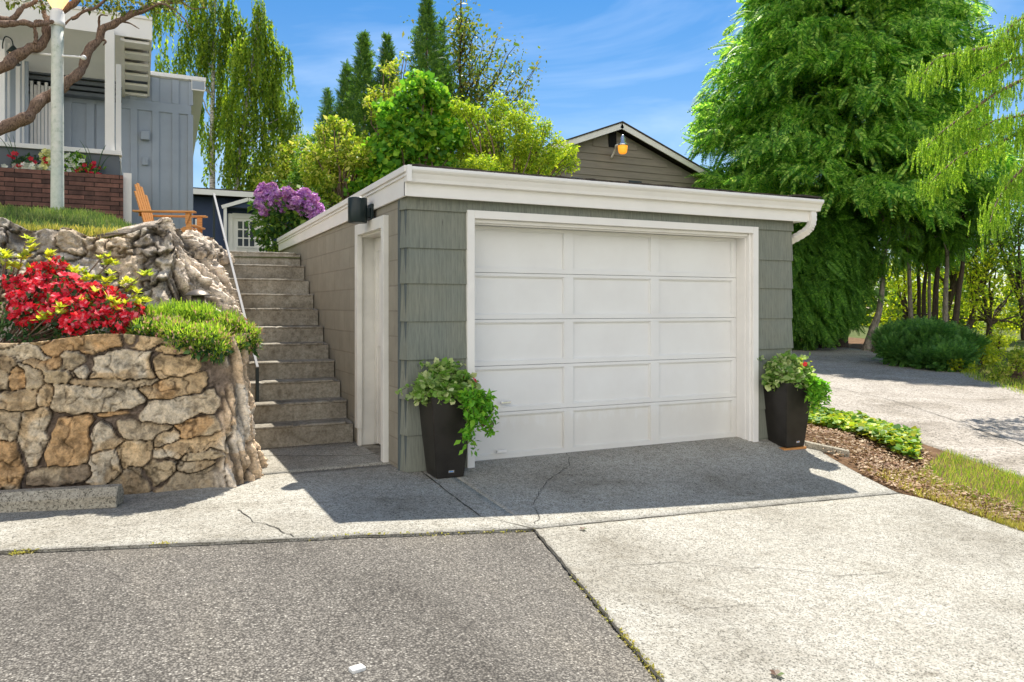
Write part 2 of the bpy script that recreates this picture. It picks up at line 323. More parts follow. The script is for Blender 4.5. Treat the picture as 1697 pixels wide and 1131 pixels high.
class MB:
    def __init__(s): s.v = []; s.f = []; s.mi = []
    def add(s, vs, fs, mi=0):
        b = len(s.v); s.v += [tuple(v) for v in vs]; s.f += [tuple(b + i for i in f) for f in fs]; s.mi += [mi] * len(fs)
        return s
    def box(s, x0, x1, y0, y1, z0, z1, mi=0, mtx=None):
        vs = [Vector(p) for p in ((x0, y0, z0), (x1, y0, z0), (x1, y1, z0), (x0, y1, z0), (x0, y0, z1), (x1, y0, z1), (x1, y1, z1), (x0, y1, z1))]
        if mtx is not None: vs = [mtx @ v for v in vs]
        return s.add(vs, [(0, 3, 2, 1), (4, 5, 6, 7), (0, 1, 5, 4), (1, 2, 6, 5), (2, 3, 7, 6), (3, 0, 4, 7)], mi)
    def bar(s, a, b, w, h, up=(0, 0, 1), mi=0):
        a, b = Vector(a), Vector(b); d = (b - a).normalized(); u = Vector(up); r = d.cross(u).normalized(); u = r.cross(d)
        vs = [p + r * (i * w / 2) + u * (j * h / 2) for p in (a, b) for i, j in ((-1, -1), (1, -1), (1, 1), (-1, 1))]
        return s.add(vs, [(0, 1, 2, 3), (7, 6, 5, 4), (0, 4, 5, 1), (1, 5, 6, 2), (2, 6, 7, 3), (3, 7, 4, 0)], mi)
    def prism(s, prof, fn0, fn1, mi=0):
        n = len(prof); vs = [fn0(*p) for p in prof] + [fn1(*p) for p in prof]
        fs = [tuple(range(n))[::-1], tuple(range(n, 2 * n))] + [(i, (i + 1) % n, n + (i + 1) % n, n + i) for i in range(n)]
        return s.add(vs, fs, mi)
    def tube(s, pts, rad, n=10, mi=0, cap=True, jit=0):
        pts = [Vector(p) for p in pts]
        if isinstance(rad, (int, float)): rad = [rad] * len(pts)
        b = len(s.v); ref = Vector((0.13, 0.27, 0.95)); t0 = (pts[1] - pts[0]).normalized()
        u = t0.cross(ref)
        if u.length < 0.1: u = t0.cross(Vector((1, 0, 0)))
        u.normalize()
        for i, p in enumerate(pts):
            t = (pts[min(i + 1, len(pts) - 1)] - pts[max(i - 1, 0)]).normalized()
            u = (u - t * u.dot(t)).normalized(); w = t.cross(u)
            for k in range(n):
                a = 2 * math.pi * k / n; r = rad[i] * (1 + (random.uniform(-jit, jit) if jit else 0))
                s.v.append(tuple(p + (u * math.cos(a) + w * math.sin(a)) * r))
        for i in range(len(pts) - 1):
            for k in range(n):
                s.f.append((b + i * n + k, b + i * n + (k + 1) % n, b + (i + 1) * n + (k + 1) % n, b + (i + 1) * n + k)); s.mi.append(mi)
        if cap:
            s.f.append(tuple(b + k for k in range(n))[::-1]); s.f.append(tuple(b + (len(pts) - 1) * n + k for k in range(n))); s.mi += [mi, mi]
        return s
    def lathe(s, c, prof, n=20, mi=0):
        b = len(s.v); c = Vector(c)
        for (r, z) in prof:
            for k in range(n):
                a = 2 * math.pi * k / n; s.v.append((c.x + r * math.cos(a), c.y + r * math.sin(a), c.z + z))
        for i in range(len(prof) - 1):
            for k in range(n):
                s.f.append((b + i * n + k, b + i * n + (k + 1) % n, b + (i + 1) * n + (k + 1) % n, b + (i + 1) * n + k)); s.mi.append(mi)
        s.f.append(tuple(b + k for k in range(n))[::-1]); s.f.append(tuple(b + (len(prof) - 1) * n + k for k in range(n))); s.mi += [mi, mi]
        return s
    def build(s, name, mats, parent=None, bevel=0.0, smooth=False, local=False):
        me = bpy.data.meshes.new(name); me.from_pydata(s.v, [], s.f); me.polygons.foreach_set('material_index', s.mi); me.update()
        if smooth: me.polygons.foreach_set('use_smooth', [len(f) == 4 for f in s.f])
        o = link(name, me, mats, parent, local)
        if bevel:
            b = o.modifiers.new('bevel', 'BEVEL'); b.width = bevel; b.segments = 2; b.limit_method = 'ANGLE'; b.angle_limit = R(40)
        return o
def curve_pts(ctrl, n):
    ctrl = np.array([tuple(c) for c in ctrl], float); m = len(ctrl)
    P = np.vstack([2 * ctrl[0] - ctrl[1], ctrl, 2 * ctrl[-1] - ctrl[-2]]); out = []
    for u in np.linspace(0, m - 1 - 1e-6, n):
        i = int(u); t = u - i; a, b, c, d = P[i], P[i + 1], P[i + 2], P[i + 3]
        out.append(0.5 * ((2 * b) + (c - a) * t + (2 * a - 5 * b + 4 * c - d) * t * t + (3 * b - a - 3 * c + d) * t**3))
    return np.array(out)
def grid(name, xs, ys, zf, mat, keep=None, parent=None, smooth=True):
    X, Y = np.meshgrid(xs, ys); Z = zf(X, Y); V = np.stack([X, Y, Z], -1).reshape(-1, 3)
    nx, ny = len(xs), len(ys); i, j = np.meshgrid(np.arange(nx - 1), np.arange(ny - 1)); a = (j * nx + i).ravel()
    Fc = np.stack([a, a + 1, a + nx + 1, a + nx], 1)
    if keep is not None:
        cx = (X[:-1, :-1] + X[1:, 1:]) / 2; cy = (Y[:-1, :-1] + Y[1:, 1:]) / 2; Fc = Fc[keep(cx, cy).ravel()]
    return link(name, numesh(name, V, Fc, smooth), mat, parent)
def nu(*segs):
    out = []
    for a, b, st in segs: out += list(np.arange(a, b, st))
    out.append(segs[-1][1]); return np.array(sorted(set(np.round(out, 4))))

# ------------------------------------------------------------------ leaf scattering
T_LEAF = (np.array([(0, 0, 0), (.26, .45, .07), (0, 1, -.05), (-.26, .45, .07)]), np.array([(0, 1, 2, 3)]))
T_ROUND = (np.array([(0, 0, 0), (.42, .2, .06), (.46, .62, .05), (0, 1, -.06), (-.46, .62, .05), (-.42, .2, .06)]), np.array([(0, 1, 2, 3), (0, 3, 4, 5)]))
T_BLADE = (np.array([(-.05, 0, 0), (.05, 0, 0), (.02, .1, 1), (-.02, .1, 1)]), np.array([(0, 1, 2, 3)]))
def t_flower(n=5, w=.38):
    V = []; Fc = []
    for k in range(n):
        a = 2 * math.pi * k / n; c, s_ = math.cos(a), math.sin(a); b = len(V)
        for x, y, z in ((0, 0, 0), (w, .6, .28), (0, 1, .32), (-w, .6, .28)): V.append((x * c - y * s_, x * s_ + y * c, z))
        Fc.append((b, b + 1, b + 2, b + 3))
    return np.array(V), np.array(Fc)
T_FLOWER = t_flower()
def t_frond(n=9, droop=0.45, wl=0.42, lw=0.10, up=0.0):
    V = []; Fc = []
    for k in range(n):
        u = (k + 0.5) / n; y = u; z = -droop * u * u; L = wl * (0.35 + 1.5 * u * (1 - u) * 1.6) * (1 - 0.45 * u)
        for sgn in (-1, 1):
            b = len(V); dx, dy, dz = sgn * L * 0.78, L * 0.62, -droop * 0.35 * L - 0.02 + up
            px_, py_ = -dy / L * lw * .5, dx / L * lw * .5
            V += [(0, y, z), (dx * .5 + px_, y + dy * .5 + py_, z + dz * .4 + .01), (dx, y + dy, z + dz), (dx * .5 - px_, y + dy * .5 - py_, z + dz * .4 + .01)]
            Fc.append((b, b + 1, b + 2, b + 3))
    b = len(V); V += [(-.012, 0, 0), (.012, 0, 0), (.01, 1, -droop), (-.01, 1, -droop)]; Fc.append((b, b + 1, b + 2, b + 3))
    return np.array(V), np.array(Fc)
def t_strand(n=12, L=1.0, leaf=0.11):      # hanging twig with leaves down both sides, hangs along -z
    V = []; Fc = []; r = np.random.default_rng(3)
    b = 0; V += [(-.005, 0, 0), (.005, 0, 0), (.004, .05, -L), (-.004, .05, -L)]; Fc.append((0, 1, 2, 3))
    for k in range(n):
        z = -L * (k + .6) / n; a = r.uniform(0, 6.28); c, s_ = math.cos(a), math.sin(a); b = len(V)
        for x, y, zz in ((0, 0, 0), (.3, .35, -.45), (.05, .5, -1), (-.3, .35, -.45)):
            V.append(((x * c - y * s_) * leaf, (x * s_ + y * c) * leaf, z + zz * leaf))
        Fc.append((b, b + 1, b + 2, b + 3))
    return np.array(V), np.array(Fc)
def norm(a): return a / np.maximum(np.linalg.norm(a, axis=-1, keepdims=True), 1e-9)
def frames(ydir, zhint=None):
    y = norm(np.asarray(ydir, float)); z = np.broadcast_to(np.array([0, 0, 1.0]), y.shape) if zhint is None else np.asarray(zhint, float)
    x = norm(np.cross(y, z) + 1e-6 * rng.normal(size=y.shape)); z = np.cross(x, y)
    return np.stack([x, y, z], -1)       # columns = axes
def scatter(name, T, P, Rm, Sz, mat, parent=None, smooth=False):
    TV, TF = T; P = np.asarray(P, float); N = len(P)
    Sz = np.asarray(Sz, float).reshape(-1, 1, 1) if np.ndim(Sz) else Sz
    V = np.einsum('nij,vj->nvi', Rm, TV) * Sz + P[:, None, :]
    Fc = (TF[None] + (np.arange(N) * len(TV))[:, None, None]).reshape(-1, TF.shape[1])
    return link(name, numesh(name, V, Fc, smooth), mat, parent)
def rdir(n, up=0.0):
    d = rng.normal(size=(n, 3)); d[:, 2] += up; return norm(d)
def blob(centers, radii, n, fill=0.35, flat=0.8):
    """points in a set of soft clumps; denser toward each clump's skin"""
    centers = np.array([tuple(c) for c in centers]); radii = np.asarray(radii, float)
    w = radii**2; idx = rng.choice(len(centers), n, p=w / w.sum()); d = rdir(n)
    r = radii[idx] * (fill + (1 - fill) * rng.random(n)**0.5) * rng.normal(1, 0.12, n)
    d2 = d * r[:, None]; d2[:, 2] *= flat; return centers[idx] + d2, d
def leaves(name, P, D, size, mat, parent, T=T_LEAF, out=0.8, up=0.5, var=0.35):
    n = len(P); y = norm(D * out + rdir(n) * 0.9 + np.array([0, 0, -0.15])); zh = norm(rdir(n) * 0.7 + np.array([0, 0, up]))
    return scatter(name, T, P, frames(y, zh), size * np.clip(rng.normal(1, var, n), 0.4, 2), mat, parent)

# ================================================================== THE SETTING
def Hl(dz): return lambda X, Y: H(X, Y) + dz
gx = nu((-420, -60, 60), (-60, -12, 6), (-12, 12, .5), (12, 40, 1.5), (40, 420, 40))
gy = nu((-420, -40, 60), (-40, -6, 4), (-6, 20, .5), (20, 60, 2), (60, 420, 40))
base = lambda X, Y: np.minimum(H(X, np.minimum(Y, 60)), H(X, Y)) - 0.04
tag(grid('ground', gx, gy, base, M['ground']), kind='structure')

def hill(X, Y):
    s1 = 1 - sst(-0.5, 0.7, X); s2 = sst(8.4, 10.0, Y)
    lawn = 2.08 + 0.36 * s1 * s2 + 0.03 * np.maximum(0, Y - 10) * s1
    q0 = 0.38 * sst(-.1, 0.4, X); front = 1.10 + (lawn - 1.10) * sst(8.05 + q0, 8.45 + q0, Y)
    w = sst(0, 3, 0.93 * Y - 1.0 - X)
    back = 2.10 * w + (1 - w) * (H(X, Y) - 0.035)
    return np.where(X < 1.13, front, np.where(Y > 11.05, back, front)) + 0.02 * (fbm(X * 1.5, Y * 1.5, 0, 3) - 0.5)
hx = nu((-40, -3, 2), (-3, 1.12, .12), (1.12, 2.12, .25), (2.12, 20, .5), (20, 60, 4))
hy = nu((6.85, 11.08, .12), (11.08, 13, .16), (13, 30, .7), (30, 90, 6))
keep = lambda x, y: ~(((x > 0.62) & (y < 11.02)) | ((x > 2.12) & (y < 12.74)))
tag(grid('hillside', hx, hy, hill, M['turf'], keep), kind='structure')

def loft(name, A, B, n, m, dz, mat, mats2=None, skirt=0.07):
    """sheet draped on the ground between two polylines (plan view)"""
    def rs(P, n):
        P = np.array([(p[0], p[1]) for p in P]); L = np.r_[0, np.cumsum(np.linalg.norm(np.diff(P, axis=0), axis=1))]
        u = np.linspace(0, L[-1], n); return np.stack([np.interp(u, L, P[:, 0]), np.interp(u, L, P[:, 1])], -1)
    a, b = rs(A, n), rs(B, n); t = np.linspace(0, 1, m)[:, None, None]; Q = a[None] * (1 - t) + b[None] * t
    V = np.concatenate([Q, (H(Q[..., 0], Q[..., 1]) + dz)[..., None]], -1).reshape(-1, 3)
    i, j = np.meshgrid(np.arange(n - 1), np.arange(m - 1)); c = (j * n + i).ravel(); Fc = np.stack([c, c + 1, c + n + 1, c + n], 1)
    ring = list(range(n)) + [k * n + n - 1 for k in range(1, m)] + [(m - 1) * n + k for k in range(n - 2, -1, -1)] + [k * n for k in range(m - 2, 0, -1)]
    nb = len(V); low = V[ring] - np.array([0, 0, skirt]); V = np.vstack([V, low]); k = len(ring)
    sk = np.array([(ring[q_], nb + q_, nb + (q_ + 1) % k, ring[(q_ + 1) % k]) for q_ in range(k)])
    return V, np.vstack([Fc, sk])
def sheet(name, A, B, n, m, dz, mat, skirt=0.07):
    V, Fc = loft(name, A, B, n, m, dz, mat, skirt=skirt); return link(name, numesh(name, V, Fc), mat)
def ext(a, b, d):  # point d metres beyond b on the line a->b
    a, b = Vector(a[:2]), Vector(b[:2]); return b + (b - a).normalized() * d
g = lambda x, y: G(x, y).xy
P0, P1, P2, P3 = g(0, 915), g(885, 877), g(1490, 818), g(1092, 1125)
P0x = ext(P1, P0, 5); P3x = ext(P1, P3, 4)
E01 = [P0x] + [g(x_, 915 - 38 * x_ / 885) for x_ in range(0, 885, 90)] + [P1]
E12 = [P1] + [g(885 + k_ * 605 / 8, 877 - 59 * k_ / 8) for k_ in range(1, 8)] + [P2]
E13 = [P1] + [g(885 + 207 * k_ / 5, 877 + 248 * k_ / 5) for k_ in range(1, 5)] + [P3, P3x]
bedl = [g(1330, 746), g(1412, 778), g(1487, 813), g(1534, 827), g(1604, 850), g(1697, 877)]
bedl = [Vector((6.9, 6.95))] + bedl + [ext(bedl[-2], bedl[-1], 8)]
jt = Vector((2.5, 6.9)); rt_ = Vector((6.9, 6.95))
def join(*parts):
    Vs, Fs, b = [], [], 0
    for V, Fc in parts: Vs.append(V); Fs.append(Fc + b); b += len(V)
    return np.vstack(Vs), np.vstack(Fs)
# concrete driveway: left apron, door apron, big right panel, landing by the steps
def rsn(P, n):
    P = np.array([(p[0], p[1]) for p in P]); L = np.r_[0, np.cumsum(np.linalg.norm(np.diff(P, axis=0), axis=1))]; u = np.linspace(0, L[-1], n); return [Vector((np.interp(v_, L, P[:, 0]), np.interp(v_, L, P[:, 1]))) for v_ in u]
def coons(top, left, right, bottom, n=70, m=70):
    """draped four-sided patch: its four borders follow the given polylines"""
    T, Lf, Rt_, Bt = [np.array([tuple(p) for p in rsn(q_, k_)]) for q_, k_ in ((top, n), (left, m), (right, m), (bottom, n))]
    u = np.linspace(0, 1, n)[None, :, None]; v = np.linspace(0, 1, m)[:, None, None]
    Q = (1 - v) * T[None] + v * Bt[None] + (1 - u) * Lf[:, None] + u * Rt_[:, None] - ((1 - u) * (1 - v) * T[0] + u * (1 - v) * T[-1] + (1 - u) * v * Bt[0] + u * v * Bt[-1])
    V = np.concatenate([Q, H(Q[..., 0], Q[..., 1])[..., None]], -1).reshape(-1, 3)
    i, j = np.meshgrid(np.arange(n - 1), np.arange(m - 1)); c = (j * n + i).ravel(); Fc = np.stack([c, c + 1, c + n + 1, c + n], 1)
    ring = list(range(n)) + [k * n + n - 1 for k in range(1, m)] + [(m - 1) * n + k for k in range(n - 2, -1, -1)] + [k * n for k in range(m - 2, 0, -1)]
    nb = len(V); V = np.vstack([V, V[ring] - [0, 0, .07]]); k = len(ring)
    return V, np.vstack([Fc, [(ring[q_], nb + q_, nb + (q_ + 1) % k, ring[(q_ + 1) % k]) for q_ in range(k)]])
pads = [loft('', E01, [(P0x.x, 6.95), (0, 6.95), jt], 120, 16, 0, None),
        loft('', E12, [jt, Vector((6.6, 6.95)), rt_], 80, 16, 0, None),
        loft('', [P2 + Vector((0, 0)), P2 + Vector((.01, 0))], [rt_, bedl[1]], 6, 16, 0, None),
        coons(E12, E13, [P2] + bedl[4:], [P3x, ext(P1, P3, 5) + Vector((3, -1)), bedl[-1]])]
pads.append(loft('', [(0.9, 6.93), (2.36, 6.93)], [(0.9, 8.22), (2.36, 8.22)], 14, 12, 0.008, None))
V, Fc = join(*pads)
drv = tag(link('driveway', numesh('driveway', V, Fc), M['concrete']), kind='structure')
# joints and cracks in the slab (thin dark seams)
q = NM('dark_seam'); M['seam'] = q.out((0.045, 0.04, 0.03), 0.95)
def seam(mb, pts, w, jag=0.0, step=0.07):
    P = [Vector(p[:2]) for p in pts]; out = []; w = w * (.6 if jag > .009 else 1)
    for a, b in zip(P[:-1], P[1:]):
        n = max(1, int((b - a).length / step))
        for k in range(n): out.append(a.lerp(b, k / n))
    out.append(P[-1])
    if jag: out = [p + Vector((random.uniform(-jag, jag), random.uniform(-jag, jag))) for p in out]
    vs = []
    for i, p in enumerate(out):
        d = (out[min(i + 1, len(out) - 1)] - out[max(i - 1, 0)]).normalized(); nn = Vector((-d.y, d.x)) * w * .5 * random.uniform(.5, 1.4)
        for sg in (-1, 1):
            c = p + nn * sg; vs.append((c.x, c.y, float(H(c.x, c.y)) + 0.004 + 0.008 * (c.y > 6.95)))
    mb.add(vs, [(2 * i, 2 * i + 1, 2 * i + 3, 2 * i + 2) for i in range(len(out) - 1)])
mb = MB()
seam(mb, E12, .010, .004); seam(mb, E01, .014, .004, .05); seam(mb, E13, .016, .006, .05); seam(mb, [g(722, 800), g(795, 856), P1], .010, .005)
seam(mb, [g(690, 776), g(722, 800)], .012, .003)
seam(mb, [g(395, 845), g(420, 865), g(450, 872), g(485, 890)], .012, .012, .05)
seam(mb, [g(885, 870), g(893, 855), g(882, 840), g(905, 800), g(945, 770), g(940, 752)], .008, .014, .05)
seam(mb, [g(1010, 940), g(1120, 932), g(1200, 940), g(1300, 944), g(1390, 955), g(1480, 950)], .006, .012, .06)
seam(mb, [g(1150, 1010), g(1230, 1004), g(1290, 1006)], .006, .012, .06)
seam(mb, [g(430, 757), g(520, 758), g(600, 757), g(640, 750)], .02, .012, .06)
mb.build('driveway_seams', M['seam'], drv)
asp = sheet('asphalt_pavement', E01 + E13[1:], [(P0x.x, -6), (-2, -6), (2, -6), (4.5, -6)], 220, 40, -0.012, M['asphalt'])
tag(asp, kind='structure')
far = [g(1240, 562), g(1311, 567), g(1426, 579), g(1516, 600), g(1601, 617), g(1697, 648)]; far.append(ext(far[-2], far[-1], 14))
near = [g(1250, 660), g(1330, 678), g(1440, 706), g(1570, 748), g(1697, 792)]; near.append(ext(near[-2], near[-1], 9))
sd = sheet('side_driveway', near, far, 60, 30, 0.0, M['concrete_side']); tag(sd, kind='structure')
mb = MB(); seam(mb, [g(1380, 643), g(1470, 662), g(1560, 690), g(1697, 740)], .02, .02, .2); mb.build('driveway_seams', M['seam'], sd)
bed = sheet('planting_bed', bedl, near, 60, 12, -0.012, M['dirt'], 0.05); tag(bed, kind='structure')

tb_ = sheet('tree_bed', far, [Vector((p[0] * 1.25 + .3, p[1] * 1.25)) for p in far], 40, 12, -0.012, M['dirt'], 0.03); tag(tb_, kind='structure')
def ground_pts(n, fn, tries=30):
    """random plan points accepted by fn(px,py) in a bounding region -> array"""
    out = []
    while len(out) < n:
        p = fn(); out.append(p)
    return np.array(out)
def loft_pts(A, B, n, ulo=0, uhi=1, vlo=0, vhi=1, clump=0):
    def rs(P, u):
        P = np.array([(p[0], p[1]) for p in P]); L = np.r_[0, np.cumsum(np.linalg.norm(np.diff(P, axis=0), axis=1))]; L /= L[-1]
        return np.stack([np.interp(u, L, P[:, 0]), np.interp(u, L, P[:, 1])], -1)
    u = rng.uniform(ulo, uhi, n); v = rng.uniform(vlo, vhi, n)[:, None]; Q = rs(A, u) * (1 - v) + rs(B, u) * v
    if clump: k = fbm(Q[:, 0] * clump, Q[:, 1] * clump, 3.3) > 0.47; Q = Q[k]
    return Q
bedA = bedl[1:7]; bedB = near[1:5]
def on(Q, dz=0.0): return np.c_[Q, H(Q[:, 0], Q[:, 1]) + dz]
# ivy ground cover, leaf litter, grass beside the drive
ivym = leafm('ivy_leaves', [(0.05, 0.14, 0.02), (0.12, 0.24, 0.03), (0.30, 0.40, 0.04), (0.5, 0.45, 0.04)], 0.3)
Q = loft_pts(bedA, bedB, 5200, 0.0, 0.60, 0.46, 1.02, 0); hh = 0.04 + 0.20 * fbm(Q[:, 0] * 3, Q[:, 1] * 3, 1) * np.sqrt(rng.random(len(Q)))
P = on(Q); P[:, 2] += hh; y = norm(rdir(len(P)) * [1, 1, .3]); zz = norm(rdir(len(P)) * .55 + [0, 0, 1])
tag(scatter('ivy_ground_cover', T_ROUND, P, frames(y, zz), np.clip(rng.normal(.062, .018, len(P)), .025, .10), ivym), kind='stuff')
litm = leafm('dead_leaves', [(0.10, 0.05, 0.03), (0.26, 0.14, 0.07), (0.46, 0.36, 0.25), (0.16, 0.08, 0.045)], 0.1, .7)
Q = np.vstack([loft_pts(bedA, bedB, 5200, 0, .66, .06, .8), loft_pts(bedA, bedB, 2600, .3, 1.0, .0, .35)]); P = on(Q, 0.012); P[:, 2] += rng.random(len(P)) * .03
tag(scatter('leaf_litter', T_LEAF, P, frames(norm(rdir(len(P)) * [1, 1, .2]), norm(rdir(len(P)) * .5 + [0, 0, 1])), np.clip(rng.normal(.034, .016, len(P)), .012, .09), litm), kind='stuff')
gm = leafm('grass_blades', [(0.09, 0.19, 0.02), (0.19, 0.30, 0.03), (0.36, 0.40, 0.06), (0.46, 0.40, 0.14)], 0.4)
gdry = leafm('dry_grass_blades', [(0.42, 0.34, 0.10), (0.30, 0.30, 0.06), (0.5, 0.4, 0.16)], 0.35)
def grass(name, P, h, m, w=0.9):
    y = rdir(len(P)) * [1, 1, 0]; z = norm(rdir(len(P)) * .45 + [0, 0, 1]); x = norm(np.cross(norm(y), z)); Rm = np.stack([x, np.cross(z, x), z], -1)
    return tag(scatter(name, T_BLADE, P, Rm, h * np.clip(rng.normal(1, .3, len(P)), .4, 2), m), kind='stuff')
grass('grass', on(loft_pts(bedA[2:] + [bedl[-1]], bedB[2:] + [near[-1]], 34000, 0.0, 1, .24, 1.0)), .045, gm)
grass('dry_grass', on(loft_pts(bedA, bedB + [near[-1]], 5000, 0.3, 1, .06, .4)), .045, gdry)
# moss in the pavement seam, lawn on the hillside
def seg_pts(a, b, n, w): t = rng.random(n)[:, None]; return np.array(a) * (1 - t) + np.array(b) * t + rng.normal(0, w, (n, 2))
mos = np.vstack([seg_pts(g(20, 915), g(60, 912), 90, .012), seg_pts(g(255, 902), g(290, 901), 60, .01), seg_pts(g(520, 892), g(700, 885), 90, .01), seg_pts(g(1030, 1050), g(1095, 1125), 220, .012), seg_pts(g(950, 955), g(1040, 1060), 120, .01), seg_pts(g(700, 885), g(890, 878), 60, .008)])
mp_ = on(mos, -.004); tag(scatter('moss_in_seam', T_LEAF, mp_, frames(rdir(len(mp_)), norm(rdir(len(mp_)) + [0, 0, 1])), .022, gdry), kind='stuff')
Q = np.c_[rng.uniform(-2.4, 0.5, 24000), rng.uniform(8.25, 11.4, 24000)]; P = np.c_[Q, hill(Q[:, 0], Q[:, 1])]
lm_ = leafm('lawn_blades', [(0.07, 0.13, 0.04), (0.13, 0.20, 0.06), (0.26, 0.28, 0.10)], 0.35)
grass('lawn_grass', P, .055, lm_)
Q = np.c_[rng.uniform(-2.0, 0.35, 6000), rng.uniform(8.12, 8.6, 6000)]; P = np.c_[Q, hill(Q[:, 0], Q[:, 1]) + .02]
grass('dry_lawn_edge', P, .06, gdry)
Q = np.c_[rng.uniform(2.4, 9, 6000), rng.uniform(12.8, 17, 6000)]

# ================================================================== ROCK WALLS
def rockwall(name, ctrl, zbot, ztop, lean, dispf, step=0.011, over=0.35):
    C = curve_pts(ctrl, 600)[:, :2]; L = np.r_[0, np.cumsum(np.linalg.norm(np.diff(C, axis=0), axis=1))]
    s = np.arange(0, L[-1], step); X = np.interp(s, L, C[:, 0]); Y = np.interp(s, L, C[:, 1])
    tx, ty = np.gradient(X), np.gradient(Y); k = 41
    tx = np.convolve(np.pad(tx, k // 2, 'edge'), np.ones(k) / k, 'valid'); ty = np.convolve(np.pad(ty, k // 2, 'edge'), np.ones(k) / k, 'valid')
    l = np.hypot(tx, ty); nx, ny = ty / l, -tx / l
    zb, zt, ln = zbot(s, X, Y), ztop(s, X, Y), lean(s, X, Y)
    nv = int(1.25 / step); v = np.linspace(0, 1, nv)[:, None]; Z = zb + (zt - zb) * v
    d, col = dispf(np.broadcast_to(s, Z.shape), Z, np.broadcast_to(X, Z.shape), np.broadcast_to(Y, Z.shape), v)
    off = -ln * v**1.3 + d
    no = int(over / .03); vo = np.linspace(0, 1, no + 1)[1:, None]
    Zo = Z[-1] - 0.10 * vo - 0.02 + 0.05 * (fbm(s[None] * 6 + 0 * vo, vo * 3 + 0 * s, 7) - .5) + .03 * np.sqrt(vo)
    offo = off[-1] - over * vo; Z = np.vstack([Z, Zo]); off = np.vstack([off, offo]); col = np.concatenate([col, np.repeat(col[-1:], no, 0)], 0)
    PX = X + nx * off; PYy = Y + ny * off; V = np.stack([PX, PYy, Z], -1).reshape(-1, 3)
    n, m = Z.shape[1], Z.shape[0]; i, j = np.meshgrid(np.arange(n - 1), np.arange(m - 1)); c = (j * n + i).ravel()
    me = numesh(name, V, np.stack([c, c + 1, c + n + 1, c + n], 1), True)
    a = me.color_attributes.new('Col', 'FLOAT_COLOR', 'POINT'); a.data.foreach_set('color', np.concatenate([col.reshape(-1, 3), np.ones((n * m, 1))], 1).astype(np.float32).ravel())
    return me
PAL = {'o': (.61, .465, .30), 'w': (.66, .57, .44), 'g': (.50, .42, .30), 'd': (.22, .18, .145), 't': (.60, .47, .31), 'b': (.44, .345, .235)}
STN = [(150,68,145,34,0,'o'),(500,95,205,50,-3,'b'),(905,85,112,42,-8,'o'),(775,78,45,36,20,'t'),(135,165,105,34,-5,'o'),(290,215,90,32,-3,'t'),(425,212,62,60,10,'b'),
 (690,245,222,78,-3,'o'),(505,262,62,62,50,'t'),(990,232,100,62,0,'o'),(1000,148,72,30,25,'o'),(185,320,75,52,32,'g'),(320,312,70,42,0,'g'),(90,315,52,48,0,'g'),(132,440,86,66,5,'o'),(267,424,50,62,15,'o'),
 (570,452,262,92,12,'w'),(1000,375,138,54,-8,'o'),(995,488,178,76,-14,'w'),(42,590,66,82,0,'g'),(216,650,86,158,8,'o'),(392,665,150,140,-12,'o'),(622,650,102,84,-18,'o'),
 (800,600,155,58,10,'g'),(980,660,78,52,0,'t'),(1135,610,92,54,-8,'g'),(1080,718,170,58,-8,'o'),(628,812,82,86,8,'t'),(798,748,92,78,0,'t'),(930,855,78,82,0,'g'),(770,925,90,75,-20,'b'),
 (1105,905,140,68,-16,'b'),(370,862,160,48,0,'d'),(50,800,64,120,0,'w'),(22,270,38,82,0,'b'),(1130,830,100,55,-28,'b'),(640,335,220,30,2,'b'),(690,520,140,30,-6,'b'),(55,90,50,30,0,'b'),(1150,760,90,40,0,'g')]
sites = []
for cx, cy, rx, ry, a, t in STN:
    p = PY(cx / 3.535, 540 + cy / 3.535, 6.68); m = 3.535 * F / (p.y / ray(cx / 3.535, 500).y)
    sites.append((p.x, p.z, rx / m * 1.22, ry / m * 1.22, -R(a), t))
for k in range(60):
    x = -1.13 - (k % 9) * .32 + random.uniform(-.06, .06); z = 0.0 + (k // 9) * .21 + random.uniform(-.03, .03)
    sites.append((x, z, random.uniform(.13, .2), random.uniform(.08, .13), random.uniform(-.3, .3), random.choice('ootgwb')))
ST = np.array([s_[:5] for s_ in sites]); SC = np.array([PAL[s_[5]] for s_ in sites])
def cells(U, Z, ST, p=3.2, warp=0.03):
    wx = U + warp * (fbm(U * 7, Z * 7, 2.5, 3) - .5) * 2; wz = Z + warp * (fbm(U * 7, Z * 7, 8.5, 3) - .5) * 2
    d1 = np.full(U.shape, 9.0); d2 = d1.copy(); idx = np.zeros(U.shape, int); lu = np.zeros(U.shape); lz = np.zeros(U.shape)
    for k, (cx, cz, rx, rz, a) in enumerate(ST):
        x, z = wx - cx, wz - cz; xr = (x * math.cos(a) + z * math.sin(a)) / rx; zr = (-x * math.sin(a) + z * math.cos(a)) / rz
        d = (np.abs(xr)**p + np.abs(zr)**p)**(1 / p)
        n1 = d < d1; d2 = np.where(n1, d1, np.minimum(d2, d)); idx = np.where(n1, k, idx); lu = np.where(n1, xr, lu); lz = np.where(n1, zr, lz); d1 = np.where(n1, d, d1)
    return d1, d2, idx, lu, lz
